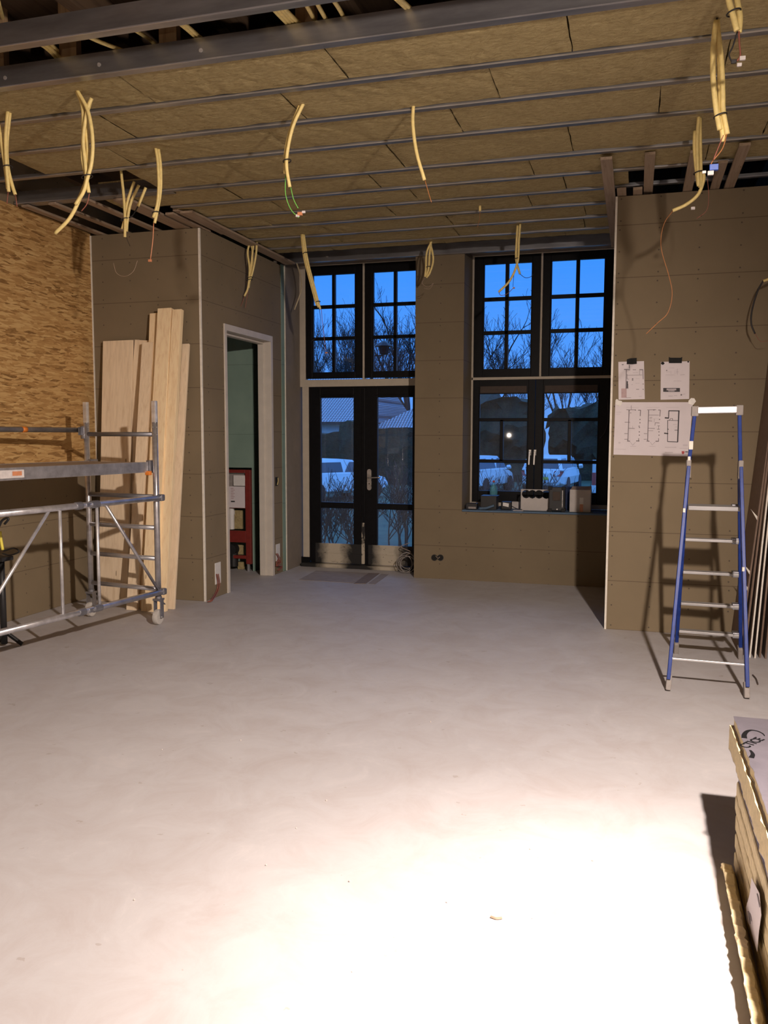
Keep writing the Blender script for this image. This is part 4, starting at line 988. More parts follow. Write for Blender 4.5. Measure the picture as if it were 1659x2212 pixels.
# ------------------------------------------------------------ window sill items
SZ = .783
def sy(px, py): return at(px, py, z=SZ)
o = thing('plastic_bottle', (at(1066,1085,y=9.42).x, 9.42, SZ), 'clear teal plastic bottle at the left end of the window sill', 'bottle')
prof = [(.030, 0), (.033, .004), (.033, .055), (.029, .07), (.034, .085), (.040, .12), (.042, .165), (.038, .20), (.026, .228), (.014, .245), (.013, .262)]
prof = [(r*1.02, z*1.12) for r, z in prof]
B().lathe(OFF[o.name], prof, 24).build('bottle_body', M['glass_bottle'], o, smooth=True)
B().lathe(OFF[o.name]+Vector((0, 0, .292)), [(.014, 0), (.014, .016), (.012, .018)], 16).build('bottle_cap', M['red'], o, smooth=True)
def sillbox(name, px0, px1, pyt, y, dep, label, cat, mat, bev=.004, z=SZ):
    x0 = at(px0, 1090, y=y).x; x1 = at(px1, 1090, y=y).x; h = at((px0+px1)/2, pyt, y=y).z
    o = thing(name, ((x0+x1)/2, y+dep/2, z), label, cat)
    B().box((x0, y, z), (x1, y+dep, h)).build('body', M[mat], o, bev)
    return o, x0, x1, h
o, x0, x1, h = sillbox('battery_pack', 1006, 1030, 1087, 9.16, .09, 'small dark battery pack, leftmost item on the window sill', 'battery', 'blackm', .008)
B().box((x0+.03, 9.155, SZ+.01), (x1-.01, 9.16, SZ+.032)).build('rating_plate', M['grey_rubber'], o)
o, x0, x1, h = sillbox('tool_tray', 1038, 1072, 1072, 9.20, .17, 'open black tray holding a blue grey cloth, below the teal bottle', 'tray', 'blackm', .004)
B().tube(smoothpath([(x0-.01, 9.185, SZ+.012), (x0+.06, 9.18, SZ+.018), (x1-.08, 9.18, SZ+.028), (x1-.02, 9.18, SZ+.05)]), .014, 8).build('cloth', M['bluecloth'], o, smooth=True)
B().box((x0+.005, 9.195, h), (x1+.01, 9.36, h+.006)).build('rim', M['darkblue'], o)
o, x0, x1, h = sillbox('battery_charger', 1082, 1104, 1084, 9.24, .09, 'black battery charger with a bright white label, beside the tray', 'charger', 'blackm', .012)
B().add([(x0+.022, 9.238, SZ+.045), (x0+.085, 9.238, SZ+.032), (x0+.088, 9.238, SZ+.072), (x0+.024, 9.238, SZ+.082)], [(0,1,2,3)]).build('white_label', M['white'], o)
B().tube(smoothpath([(x1, 9.28, SZ+.04), (x1+.05, 9.26, SZ+.02), (x1+.09, 9.25, SZ+.010), (x1+.13, 9.28, SZ+.006)]), .005, 6).build('cord', M['wire_black'], o, smooth=True)
x0 = at(1109,1100,y=9.2).x
tag(B().box((x0, 9.16, SZ), (x0+.11, 9.24, SZ+.006)).build('paper_scrap', M['cardboard']), 'flat white paper scrap lying on the sill before the drilled card', 'paper')
tag(B().box((at(1105,1090,y=9.45).x, 9.45, SZ), (at(1124,1090,y=9.45).x, 9.53, SZ+.075)).build('small_carton', M['cardboard'], bevel=.002), 'small grey carton behind the charger at the back of the sill', 'box')
# drilled card: plate with row of four overlapping holes
yc = 9.27; cx0 = at(1125,1090,y=yc).x; cx1 = at(1185,1090,y=yc).x; ch = at(1150,1057,y=yc).z
hz_ = at(1150,1067.5,y=yc).z; hr = .046
hx_ = [at(p, 1067, y=yc).x for p in (1136.5, 1150, 1164.5, 1180)]
nx = 96; nz = 48; b = B(); vs_ = []; fs_ = []
W = cx1-cx0; Hh = ch-SZ
for i in range(nx+1):
    for j in range(nz+1): vs_.append((cx0+W*i/nx, yc, SZ+Hh*j/nz))
for i in range(nx):
    for j in range(nz):
        cxm = cx0+W*(i+.5)/nx; czm = SZ+Hh*(j+.5)/nz
        if any((cxm-x)**2+(czm-hz_)**2 < hr*hr for x in hx_): continue
        fs_.append((i*(nz+1)+j, (i+1)*(nz+1)+j, (i+1)*(nz+1)+j+1, i*(nz+1)+j+1))
b.add(vs_, fs_); o = b.build('drilled_card', M['cardboard'])
md = o.modifiers.new('t', 'SOLIDIFY'); md.thickness = .012; md.offset = 0
tag(o, 'white board with a row of four round cut-outs standing on the sill', 'template board')
# site radio
yr = 9.17; x0 = at(1183,1095,y=yr).x; x1 = at(1221,1095,y=yr).x; h = at(1200,1051,y=yr).z
o = thing('site_radio', ((x0+x1)/2, yr+.06, SZ), 'black upright site radio with rubber corners on the window sill', 'radio')
B().box((x0+.008, yr+.006, SZ+.006), (x1-.008, yr+.12, h-.004)).build('body', M['blackm'], o, .01)
b = B()
for (a, c_) in ((SZ, SZ+.035), (h-.035, h)):
    for (xa, xb) in ((x0, x0+.045), (x1-.045, x1)): b.box((xa, yr-.004, a), (xb, yr+.13, c_))
b.build('corner_bumper', M['tyre'], o, .008)
B().box((x0+.05, yr, SZ+.12), (x1-.055, yr+.006, h-.055)).build('display', M['debris'], o, .003)
B().box((x1-.034, yr-.002, SZ+.05), (x1-.028, yr+.01, h-.04)).build('side_bar', M['chrome'], o)
B().cyl((x0+.10, yr+.008, SZ+.028), (x0+.10, yr-.004, SZ+.028), .008, 12).build('knob', M['white'], o)
# dark bucket behind
yb = 9.47; cxb = at(1219,1090,y=yb).x
o = thing('bucket', (cxb, yb, SZ), 'dark blue bucket behind the radio on the window sill', 'bucket')
B().lathe((cxb, yb, SZ), [(.070, 0), (.086, .24), (.091, .245), (.091, .255), (.082, .255), (.065, .02)], 28).build('pail', M['darkblue'], o, smooth=False)
# white carton
yw = 9.22; x0 = at(1230,1095,y=yw).x; x1 = at(1276,1095,y=yw).x; h = at(1250,1058,y=yw).z
o = thing('cardboard_box', ((x0+x1)/2, yw+.09, SZ), 'white cardboard box with an orange mark, right of the bucket on the sill', 'box')
B().box((x0, yw, SZ), (x1, yw+.17, h)).build('carton', M['cardboard'], o, .003)
B().add([(x0+.01, yw+.01, h), (x1-.005, yw+.01, h), (x1-.0, yw+.10, h+.035), (x0+.02, yw+.10, h+.03)], [(0,1,2,3)]).build('lid_flap', M['box_brown'], o)
B().box((x0+.105, yw-.001, SZ+.08), (x0+.145, yw, SZ+.155)).build('light_print', M['white'], o)
B().box((x0+.108, yw-.002, SZ+.005), (x0+.143, yw-.0005, SZ+.085)).build('orange_print', M['conn_orange'], o)
# double socket hole in the back wall
o = thing('socket_box', (at(945,1204,y=9.12).x, 9.12, .21), 'double round black socket box sunk in the back wall below pier', 'socket box')
for px in (938.5, 951.5):
    c0 = at(px, 1204.5, y=9.117)
    s_ = B().lathe((0, 0, 0), [(.034, 0), (.036, .004), (.030, .004), (.028, -.0)], 24)
    s_.v = [Vector((v.x, -v.z, v.y))+c0 for v in s_.v]; s_.build('socket_ring', M['blackm'], o)
    d = B().lathe((0, 0, 0), [(.0285, 0), (.0285, .0015)], 24); d.v = [Vector((v.x, -v.z, v.y))+c0 for v in d.v]; d.build('socket_shade', M['dark'], o)  # flat near-black disc on the wall paints the hole's shade
B().tube(smoothpath([at(941,1201,y=9.108), at(946,1206,y=9.10), at(950,1203,y=9.108)]), .003, 6).build('wire', M['wire_pale'], o)
# white wall cut-outs with wires on the closet side wall
for k, (px0, px1, py0, py1, lab, wp) in enumerate((
    (464, 476, 1215, 1261, 'white cable outlet low on the closet side wall, left of the doorway', [(468,1240),(471,1262),(466,1280),(455,1297),(448,1300)]),
    (595.5, 604, 1175, 1211, 'white cable outlet on the closet side wall, right of the doorway', [(597,1196),(604,1214),(596,1222),(607,1224),(600,1232)]))):
    ya = at(px0, (py0+py1)/2, x=-3.92).y; yb_ = at(px1, (py0+py1)/2, x=-3.92).y
    za = at((px0+px1)/2, py1, x=-3.92).z; zb = at((px0+px1)/2, py0, x=-3.92).z
    o = thing('cable_outlet', (-3.92, (ya+yb_)/2, za), lab, 'cable outlet')
    B().box((-3.921, ya, za), (-3.914, yb_, zb)).build('plate', M['white'], o, .001)
    pts = [at(p[0], p[1], x=-3.90) for p in wp]
    if k == 0: pts = pts[:3]+[at(wp[3][0], wp[3][1], z=.02), at(wp[4][0], wp[4][1], z=.01)]
    B().tube(smoothpath(pts), .006, 8).build('wire', M['wire_red'], o, smooth=True)
    B().tube(smoothpath([p+Vector((.012, .012, 0)) for p in pts]), .005, 8).build('wire', M['wire_red'], o, smooth=True)
    if k == 1:
        c0 = at(600, 1219, x=-3.895); rng = [c0+Vector((0, math.cos(t*.7)*.035, math.sin(t*.7)*.03+.002*t)) for t in range(12)]
        B().tube(rng, .008, 6).build('wire_coil', M['wire_red'], o, smooth=True)
c0 = at(598,1040,x=-3.918)
o = thing('switch_hole', c0, 'small dark switch hole with yellow wire, halfway up right of the doorway', 'switch box')
B().box(c0+Vector((-.003, -.04, -.05)), c0+Vector((.001, .03, .05))).build('shade_plate', M['dark'], o)  # thin near-black plate, the shade inside the hole as colour
B().tube(smoothpath([c0+Vector((.004, .0, -.04)), c0+Vector((.012, .01, 0)), c0+Vector((.004, .025, .04))]), .004, 6).build('wire', M['conduit'], o)
# coil of grey cable at the garden door
cc = Vector((-2.50, 9.40, .11)); o = thing('cable_coil', (cc.x, cc.y, 0), 'loose coil of thin grey cable on the floor at the right garden door leaf', 'cable coil')
rnd = random.Random(4); b = B(); pts = []
for i in range(90):
    t = i*.42; rr = .085+.025*math.sin(i*.37)
    pts.append(cc+Vector((math.cos(t)*rr, .05*math.sin(i*.13)+.02*math.cos(t), math.sin(t)*(rr+.01)+.012)))
b.tube(pts, .004, 5); b.build('cable', M['grey_rubber'], o, smooth=True)
b = B(); pts = [cc+Vector((-.02+.06*math.sin(i*.8), .02, .10+.016*i)) for i in range(10)]; b.tube(smoothpath(pts, 4), .004, 5); b.build('cable', M['wire_pale'], o, smooth=True)
# black cable beside the right window, hanging from the pier corner
o = thing('loose_cable', (-.28, 9.57, 1.5), 'thin black cable hanging at the right edge of the window beside the pier', 'cable')
B().tube(smoothpath([at(1313,862,y=9.57), at(1314,905,y=9.57), at(1308,930,y=9.57), at(1297,947,y=9.57)]), .007, 6).build('cable', M['wire_black'], o, smooth=True)

# ------------------------------------------------------------ things on the floor
def flat(name, pts, t, mat, lab, cat):
    v_ = [at(p[0], p[1], z=0) for p in pts]; n = len(v_)
    b = B().add([Vector((p.x, p.y, .0008)) for p in v_]+[Vector((p.x, p.y, t)) for p in v_], [tuple(range(n))[::-1], tuple(range(n, 2*n))]+[(i, (i+1) % n, n+(i+1) % n, n+i) for i in range(n)])
    return tag(b.build(name, M[mat]), lab, cat)
flat('floor_board', [(645,1253), (683,1233), (797,1238), (763,1260)], .004, 'patch', 'wide thin board lying flat on the floor before the garden door', 'board')
flat('floor_strip', [(764,1261), (797,1238.5), (820,1239), (790,1261.5)], .005, 'debris', 'brown strip lying on the floor next to the wide thin board', 'board')
flat('floor_strip', [(795,1261.5), (824,1240), (839,1241.5), (810,1262.5)], .004, 'patch', 'pale narrow strip, rightmost of the boards lying before the garden door', 'board')
bpy.data.objects['floor_strip'].data.materials[0] = simple('brown_strip', (.22, .17, .14), .8)
p = [at(q[0], q[1], z=.006) for q in ((1626,1458), (1633,1466), (1637,1478))]
tag(B().tube(smoothpath(p), .005, 6).build('wood_splinter', M['debris']), 'short dark curved offcut on the floor right of the ladder', 'offcut')
p = [at(q[0], q[1], z=.004) for q in ((1060,1980), (1072,1984), (1084,1983))]
tag(B().tube(smoothpath(p), .004, 6).build('wood_splinter', M['wire_pale']), 'tiny pale sliver on the floor in the bright lamp patch', 'offcut')
rnd = random.Random(11)
b = B()
for (px, py) in ((640,1790), (575,1870), (755,1905), (1145,1835), (965,1950), (290,1945), (1240,1640), (350,1620), (930,1560), (705,1730), (1150,1985), (1350,1700), (760,2100), (1280,1860), (520,1600)):
    c0 = at(px, py, z=.0); r_ = rnd.uniform(.002, .0045); b.blob(Vector((c0.x, c0.y, r_*.7)), r_, 6)
o = b.build('plaster_crumbs', M['grit']); tag(o, 'tiny crumbs of plaster scattered over the screed floor', 'debris', kind='stuff')

# ------------------------------------------------------------ toilet frame in the closet
FY = 8.94
def fy(px, py): return at(px, py, y=FY)
xr1, xr0 = fy(541,1100).x, fy(530,1100).x; ztop_ = fy(535,1015).z
o = thing('toilet_frame', ((-4.78+xr1)/2, FY+.05, 0), 'red steel wall toilet frame with cistern seen through the white doorway', 'toilet frame')
def zf(py): return at(520, py, y=FY).z
b = B().box((xr0, FY, zf(1218)), (xr1, FY+.045, ztop_)); b.build('frame_post', M['red_steel'], o, .004)
b = B().box((-4.86, FY, zf(1218)), (-4.81, FY+.045, ztop_)); b.build('frame_post', M['red_steel'], o, .004)
B().box((-4.81, FY, zf(1022)), (xr0, FY+.045, ztop_)).build('top_rail', M['red_steel'], o, .003)
B().box((-4.81, FY, zf(1172)), (xr0, FY+.045, zf(1147))).build('cross_plate', M['red_steel'], o, .003)
B().box((-4.81, FY, zf(1207)), (xr0, FY+.045, zf(1200))).build('cross_bar', M['red_steel'], o, .003)
B().box((-4.81, FY, zf(1098)), (xr0, FY+.01, zf(1096))).build('cross_bar', M['red_steel'], o)
for x_ in (xr0+.012, -4.85): B().box((x_, FY+.008, .001), (x_+.026, FY+.036, zf(1215))).build('frame_foot', M['alu'], o, .002)
cs = B().box((-4.78, FY+.04, zf(1096)), (xr0-.005, FY+.14, zf(1024))); cs.build('cistern', M['grey_rubber'], o, .01)
B().box((at(503,1040,y=FY).x, FY+.01, zf(1050)), (xr0-.003, FY+.045, zf(1027))).build('access_cover', M['white'], o, .004)
B().box((-4.74, FY-.006, zf(1097)), (xr0-.002, FY, zf(1051))).build('instruction_sheet', M['paper'], o)
b = B(); xa = at(498.5, 1060, y=FY-.007).x
for k in range(7):
    z_ = zf(1056+k*3.6); b.box((xa, FY-.008, z_), (xa+(.05 if k % 2 else .035), FY-.0065, z_+.008))
b.build('sheet_print', M['ink_pink'], o)
B().box((xa, FY-.008, zf(1085)), (xa+.05, FY-.0065, zf(1082))).build('sheet_print', M['ink_dark'], o)
xp = at(500.5, 1120, y=FY+.06).x
B().cyl((xp, FY+.06, zf(1145)), (xp, FY+.06, zf(1098)), .032, 18).cyl((xp, FY+.06, zf(1113)), (xp, FY+.06, zf(1104)), .038, 18).build('flush_pipe', M['white'], o, smooth=False)
xd_ = at(502, 1190, y=FY+.02).x
b = B().lathe((0,0,0), [(.062, -.05), (.062, .05), (.05, .05), (.048, .0)], 24); b.v = [Vector((v.x, v.z, v.y))+Vector((xd_, FY+.03, zf(1188))) for v in b.v]; b.build('drain_bend', M['blackm'], o)
b = B().cyl((xd_, FY+.05, .05), (xd_, FY+.05, zf(1195)), .055, 20); b.build('drain_pipe', M['blackm'], o)
for (pa, pb, ya_, yb_, lab) in ((506, 523, 1143, 1102, 'upper'), (512, 524, 1198, 1177, 'middle'), (512, 525, 1237, 1214, 'lowest')):
    x0 = at(pa, 1150, y=FY+.12).x; x1 = at(pb, 1150, y=FY+.12).x
    z0_ = max(.001, at(515, ya_, y=FY+.12).z)
    q = B().box((x0, FY+.12, z0_), (x1, FY+.16, at(515, yb_, y=FY+.12).z)).build('wool_piece', M['wool'], bevel=.006)
    tag(q, '%s piece of yellow mineral wool showing through the red toilet frame' % lab, 'insulation piece')
b = B().tube(smoothpath([at(555,1203,y=9.15), at(553,1218,y=9.12), at(548,1232,y=9.08), at(545,1237,y=9.02)]), .009, 8)
tag(b.build('yellow_conduit', M['conduit'], smooth=True), 'short yellow conduit rising from the closet floor beside the red frame', 'conduit')

# ------------------------------------------------------------ outdoors
GZ = -.70
tag(B().box((-60, 9.9, GZ-.1), (40, 90, GZ)).build('ground', M['grass']), kind='structure')
def dist_at(px, py, depth): return at(px, py, y=depth)
# hedges: displaced blocks
def hedge(x0, x1, y0, y1, z1, seed, label, cat='hedge', nm='hedge', amp=.35):
    nx = max(4, int((x1-x0)/.35)); nz = max(4, int((z1-GZ)/.35)); ny = 4
    bm = bmesh.new()
    def surf(fn, a, b_):
        g = [[None]*(b_+1) for _ in range(a+1)]
        for i in range(a+1):
            for j in range(b_+1):
                p = Vector(fn(i/a, j/b_)); d = noise.noise(p*.9+Vector((seed, 0, 0)))*amp+noise.noise(p*2.6+Vector((seed, 3, 0)))*amp*.5
                p += Vector((d*.3, d, d*(p.z-GZ)/(z1-GZ))); p.z = max(GZ, p.z); g[i][j] = bm.verts.new(p)
        for i in range(a):
            for j in range(b_): bm.faces.new((g[i][j], g[i+1][j], g[i+1][j+1], g[i][j+1]))
    surf(lambda u, v: (x0+(x1-x0)*u, y0, GZ+(z1-GZ)*v), nx, nz)
    surf(lambda u, v: (x0+(x1-x0)*u, y0+(y1-y0)*v, z1), nx, ny)
    surf(lambda u, v: (x0, y0+(y1-y0)*v, GZ+(z1-GZ)*u), nz, ny)
    surf(lambda u, v: (x1, y0+(y1-y0)*v, GZ+(z1-GZ)*u), nz, ny)
    surf(lambda u, v: (x0+(x1-x0)*u, y1, GZ+(z1-GZ)*v), nx, nz)
    bmesh.ops.remove_doubles(bm, verts=bm.verts, dist=.002)
    off = Vector(((x0+x1)/2, (y0+y1)/2, GZ))
    for v in bm.verts: v.co -= off
    me = bpy.data.meshes.new(nm); bm.to_mesh(me); bm.free(); me.materials.append(M['hedge'])
    o = bpy.data.objects.new(nm, me); COL.objects.link(o); o.location = off; OFF[o.name] = off
    return tag(o, label, cat)
HD = 38
xa = at(600,930,y=HD).x; xb = at(925,930,y=HD).x; xm = at(735,930,y=HD).x
hedge(xa, xm, HD, HD+1.6, at(700,930,y=HD).z-.1, 1, 'dark clipped hedge behind the white car, seen in the left door leaf', amp=.15)
hedge(xm+.2, at(770,930,y=HD).x, HD-.6, HD+1, at(750,913,y=HD).z, 2, 'taller dark bush rising above the hedge in the left door leaf', 'bush', 'bush', .3)
hedge(at(792,930,y=HD).x, xb, HD, HD+1.6, at(850,928,y=HD).z, 3, 'dark hedge below the tiled roof, seen in the right door leaf', amp=.2)
hedge(at(1020,930,y=42).x, at(1160,930,y=42).x, 42, 45, at(1090,862,y=42).z, 4, 'tall evergreen mass filling the left lower window sash', 'evergreen', 'evergreen_shrub', .8)
hedge(at(1185,930,y=44).x, at(1345,930,y=44).x, 44.5, 47, at(1250,885,y=44).z, 5, 'dark evergreen mass behind the car in the right lower window sash', 'evergreen', 'evergreen_shrub', .9)
# houses
def house(x0, x1, y0, depth, ez, ridge, hipL, hipR, label):
    o = thing('house', ((x0+x1)/2, y0+depth/2, GZ), label, 'house')
    B().box((x0+.3, y0+.35, GZ), (x1-.3, y0+depth-.35, ez)).build('wall', M['render'], o)
    ym = y0+depth/2
    a = (x0+hipL, ym, ridge); c_ = (x1-hipR, ym, ridge)
    vs_ = [(x0, y0, ez), (x1, y0, ez), (x1, y0+depth, ez), (x0, y0+depth, ez), a, c_]
    rf = B().add(vs_, [(0,1,5,4), (2,3,4,5), (3,0,4), (1,2,5), (3,2,1,0)]).build('roof', M['tiles'], o)
    B().box((x0, y0-.1, ez-.12), (x1, y0, ez+.02)).build('gutter', M['debris'], o)
    return o
HY = 46
e1 = at(860,926,y=HY).z
house(at(797,926,y=HY).x, at(1000,926,y=HY).x, HY, 12, e1, at(860, 815, y=HY+6).z, 5.5, 3, 'house with a hipped tiled roof seen in the right door leaf')
e2 = at(720,912,y=HY-2).z
house(at(520,912,y=HY-2).x, at(782,912,y=HY-2).x, HY-2, 12, e2, at(720, 818, y=HY+4).z, 0, .5, 'long low house with a big roof seen in the left door leaf')
# cars
def car(name, loc, rz, label, L=4.5, W=1.8, H=1.45, wagon=False):
    o = thing(name, loc, label, 'car'); off = Vector(loc); rot = Matrix.Rotation(rz, 3, 'Z')
    def T(p): return off+rot@Vector(p)
    # body stations along length (x forward): x, halfwidth, z low, z belt
    st_ = [(-L/2, .62, .45, .80), (-L/2+.05, .74, .32, .92), (-L/2+.4, .86, .26, .98), (-L*.2, .90, .24, .97), (L*.15, .90, .24, .95), (L*.32, .88, .25, .86), (L/2-.25, .80, .27, .74), (L/2-.03, .66, .35, .60), (L/2, .5, .42, .55)]
    sc_ = W/1.8; b = B(); vs_ = []; K = 8
    for (x, hw, zl, zb) in st_:
        hw *= sc_; zm = zl+(zb-zl)*.55
        ring = [(-hw*.8, zl), (-hw, zl+.10), (-hw, zm), (-hw*.93, zb), (hw*.93, zb), (hw, zm), (hw, zl+.10), (hw*.8, zl)]
        for (y, z) in ring: vs_.append(T((x, y, z)))
    fs_ = [(i*K+j, i*K+(j+1) % K, (i+1)*K+(j+1) % K, (i+1)*K+j) for i in range(len(st_)-1) for j in range(K)]
    fs_ += [tuple(range(K)), tuple((len(st_)-1)*K+j for j in range(K))]
    bd = b.add(vs_, fs_).build('body', M['carwhite'], o, .02, smooth=False)
    # cabin
    if wagon: cab = [(-L/2+.06, .80, .93), (-L/2+.34, .66, H-.03), (-L*.1, .68, H), (L*.10, .66, H-.04), (L*.27, .80, .93)]
    else: cab = [(-L/2+.62, .78, .95), (-L/2+1.15, .64, H-.05), (-L*.05, .66, H), (L*.10, .64, H-.05), (L*.27, .80, .93)]
    b = B(); vs_ = []
    for (x, hw, z) in cab:
        hw *= sc_; vs_ += [T((x, -.84*sc_, .92)), T((x, -hw, z)), T((x, hw, z)), T((x, .84*sc_, .92))]
    n = len(cab)
    fs_ = [(i*4+j, i*4+j+1, (i+1)*4+j+1, (i+1)*4+j) for i in range(n-1) for j in range(3)]
    b.add(vs_, fs_).build('roof', M['carwhite'], o, smooth=False)
    # glazing a little proud
    b = B(); x0, x1 = (cab[0], cab[1]); e_ = .03
    def gl(p): return T(p)
    zb0, zt0 = 1.0, x1[2]-.09
    f0 = (zb0-x0[2])/(x1[2]-x0[2]); f1 = (zt0-x0[2])/(x1[2]-x0[2])
    xa0 = x0[0]+(x1[0]-x0[0])*f0-.02; xa1 = x0[0]+(x1[0]-x0[0])*f1-.02
    b.add([gl((xa0, -.66*sc_, zb0)), gl((xa0, .66*sc_, zb0)), gl((xa1, .56*sc_, zt0)), gl((xa1, -.56*sc_, zt0))], [(0,1,2,3)])
    xs0 = cab[1][0]-(.05 if not wagon else .02); xs1 = cab[3][0]
    for sgn in (-1, 1):
        for (a, c_) in ((xs0-.25, -.12), (-.04, xs1+.35)):
            def yz(z): return sgn*(.84-(.84-.66)*(z-.92)/(H-.92)+.012)*sc_
            b.add([gl((a, yz(1.0), 1.0)), gl((c_ if c_ < .5 else c_+.25, yz(1.0), 1.0)), gl((c_-.02, yz(H-.12), H-.12)), gl((a+.3, yz(H-.12), H-.12))], [(0,1,2,3)])
    x3, x4 = cab[3], cab[4]
    b.add([gl((x4[0]-.05, -.66*sc_, 1.0)), gl((x4[0]-.05, .66*sc_, 1.0)), gl((x3[0]+.09, .56*sc_, H-.1)), gl((x3[0]+.09, -.56*sc_, H-.1))], [(0,1,2,3)])
    b.build('car_window', M['carglass'], o)
    for sgn in (-1, 1):
        zt = .92 if not wagon else 1.02
        B().add([T((-L/2-.015, sgn*.44*sc_, .70)), T((-L/2-.0, sgn*.76*sc_, .70)), T((-L/2+.10, sgn*.86*sc_, .88)), T((-L/2+.02, sgn*.5*sc_, .90)), T((-L/2+.02, sgn*.44*sc_, .70)), T((-L/2+.05, sgn*.76*sc_, .70)), T((-L/2+.15, sgn*.86*sc_, .88)), T((-L/2+.06, sgn*.5*sc_, .90))],
                [(0,1,2,3),(4,7,6,5),(0,4,5,1),(1,5,6,2),(2,6,7,3),(3,7,4,0)]).build('tail_light', M['tail'], o)
        B().beam(T((L*.2, sgn*.92*sc_, 1.0)), T((L*.2, sgn*1.08*sc_, 1.02)), .16, .12).build('side_mirror', M['carwhite'], o, .02)
        for x in (-L*.29, L*.30):
            B().cyl(T((x, sgn*.70*sc_, .32)), T((x, sgn*.91*sc_, .32)), .32, 24).build('wheel', M['tyre'], o)
    B().add([T((-L/2-.01, -.26, .55)), T((-L/2-.01, .26, .55)), T((-L/2-.005, .26, .66)), T((-L/2-.005, -.26, .66))], [(0,1,2,3)]).build('number_plate', M['yellow'], o)
    return o
CY_ = 27
c = at(702, 1040, y=CY_+1); car('parked_car', (c.x, CY_+1.6, GZ), R(60), 'white saloon car parked behind the left door leaf, seen from rear', H=1.46)
c = at(1022, 1040, y=33); car('parked_car', (c.x, 34, GZ), R(78), 'white car with red tail light seen in the left lower window sash', H=1.5, wagon=True)
c = at(1184, 1040, y=34); car('parked_car', (c.x, 36, GZ), R(84), 'white estate car seen from behind in the right lower window sash', H=1.5, wagon=True)
# warning post
c = at(1283, 1035, y=20); o = thing('warning_post', (c.x, 20, GZ), 'red and white banded post at the right side of the lower window', 'post')
for k in range(6):
    zz0 = GZ+k*.29; B().cyl((c.x, 20, zz0), (c.x, 20, zz0+.29), .07-.006*k, 14).build('band', M['white'] if k % 2 else M['red'], o)
# street lantern silhouette
c = at(829, 790, y=17); o = thing('garden_lantern', (c.x, 17, GZ), 'black lantern on a post standing in front of the bare trees', 'street lamp')
zt = at(838, 766, y=17).z
xq = at(803, 790, y=17).x; B().cyl((xq, 17, GZ), (xq, 17, zt), .035, 10).beam((xq, 17, zt-.02), (c.x, 17, zt-.02), .03, .03, (0, 1, 0)).build('lamp_post', M['black'], o)
B().lathe((c.x, 17, zt), [(.05, 0), (.09, .02), (.12, .16), (.20, .17), (.10, .24), (.02, .28)], 8).build('lantern_head', M['black'], o)

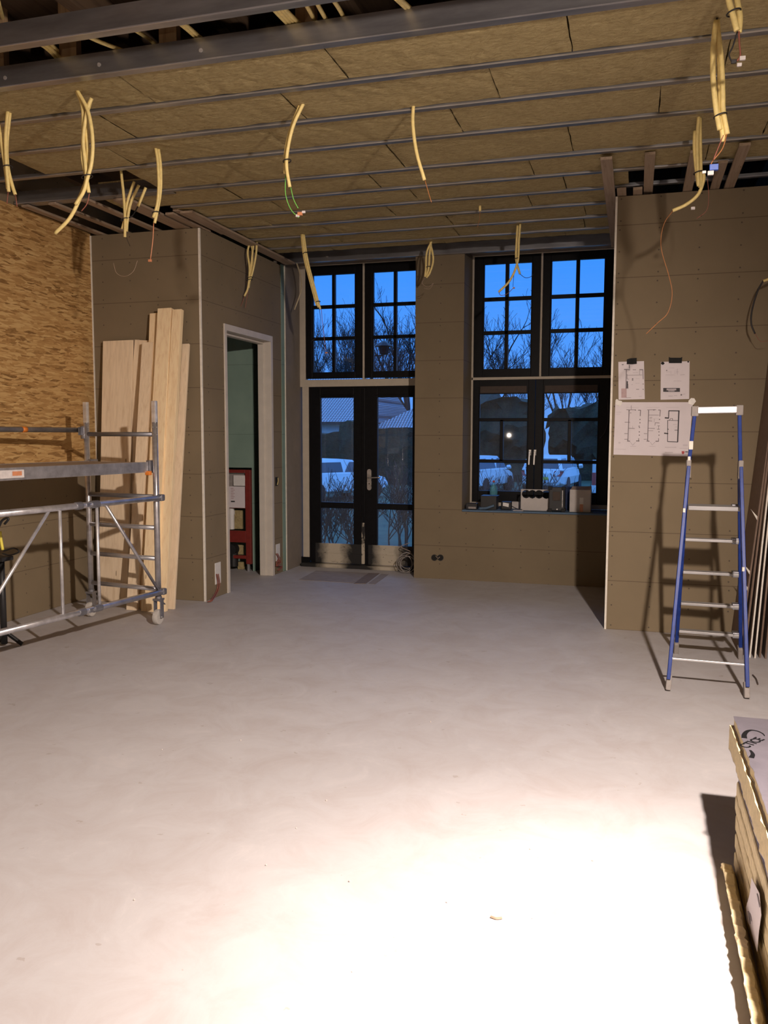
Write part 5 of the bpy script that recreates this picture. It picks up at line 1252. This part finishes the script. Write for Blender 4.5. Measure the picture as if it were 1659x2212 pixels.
# bare trees
def tree(px, y, ptop, seed, label, mat='bark', lean=0.0, nm='bare_tree', cat='tree', spread=.5, rt=None, stems=1, levels=5):
    rnd = random.Random(seed); base = Vector((at(px, 930, y=y).x, y, GZ)); H_ = at(px, ptop, y=y).z-GZ
    b = B()
    def grow(p, d, L, r, lev):
        n = 4 if lev < 2 else 3; pts = [p]; q = p.copy(); dd = d.copy()
        for i in range(n):
            dd = (dd+Vector((rnd.uniform(-1, 1), rnd.uniform(-1, 1), rnd.uniform(-.6, 1)))*(.11+.035*lev)).normalized()
            q = q+dd*L/n; pts.append(q)
        rr = [max(.010 if levels > 3 else .004, r*(1-.55*i/n)) for i in range(n+1)]
        b.tube(pts, rr, 6 if lev < 2 else 3, caps=False)
        if lev >= levels: return
        kids = 4 if lev == 0 else rnd.choice((2, 3, 3))
        for k in range(kids):
            t = rnd.uniform(.35, 1.0) if lev else rnd.uniform(.45, 1.0); i = min(n-1, int(t*n)); f_ = t*n-i
            o_p = pts[i].lerp(pts[i+1], f_)
            ax = Vector((rnd.uniform(-1, 1), rnd.uniform(-1, 1), rnd.uniform(-.1, .7))).normalized()
            nd = (dd*(1-spread)+ax*spread+Vector((lean*.2, 0, .22))).normalized()
            grow(o_p, nd, L*rnd.uniform(.50, .78), max(.006, r*.48), lev+1)
        grow(pts[-1], dd, L*.7, r*.5, lev+1)
    for s_i in range(stems):
        d0 = Vector((lean*.25+rnd.uniform(-.08, .08)*(1 if stems == 1 else 3), rnd.uniform(-.05, .05)*(1 if stems == 1 else 4), 1)).normalized()
        grow(base+Vector((rnd.uniform(-.1, .1)*stems, 0, 0)), d0, H_*(.36 if levels > 3 else .42), (rt or H_*.014), 0)
    zs = max(v.z for v in b.v); k = H_/(zs-GZ)
    for v in b.v: v.z = GZ+(v.z-GZ)*k
    o = b.build(nm, M[mat], origin=base); return tag(o, label, cat)
tree(700, 60, 628, 1, 'slender bare tree behind the far left upper pane', spread=.42, stems=2)
tree(757, 64, 645, 2, 'bare tree with upright twigs behind the left upper window', spread=.40, stems=2)
tree(812, 60, 640, 3, 'dense bare tree just right of the central window bar', spread=.55, stems=2)
tree(893, 62, 592, 4, 'large bare tree half hidden by the wall between door and window', spread=.55, rt=.34)
tree(1040, 52, 605, 5, 'bare tree with arching boughs behind the left upper panes of the right window', spread=.6, lean=.3, rt=.24)
tree(1130, 60, 715, 6, 'small distant bare tree near the bar of the right window', spread=.45, stems=2)
tree(1222, 55, 655, 7, 'thin bare tree leaning right behind the upper right window', spread=.5, lean=.25, rt=.15)
tree(1300, 58, 690, 8, 'bare tree at the far right edge of the upper right window', spread=.5, lean=.1, rt=.14)
# shrubs in the garden
for k, (px, y, pt, lab) in enumerate(((705, 15, 1035, 'low leafless shrub in front of the saloon car, left door leaf'), (745, 14, 1010, 'twiggy shrub by the edge of the left door leaf'), (835, 16, 985, 'tall leafless shrub behind the left of the right door leaf'), (880, 15, 1000, 'leafless shrub at the hinge side of the right door leaf'),
                                 (1070, 17, 1010, 'bare shrub in the left lower sash'), (1130, 16, 1000, 'bare shrub near the middle bar of the lower window'), (1205, 16, 1035, 'bare shrub in front of the estate car'), (1262, 18, 1030, 'bare shrub beside the banded post'))):
    tree(px, y, pt, 20+k, lab, 'twig', 0, 'leafless_shrub', 'shrub', .6, .022, 6, 3)
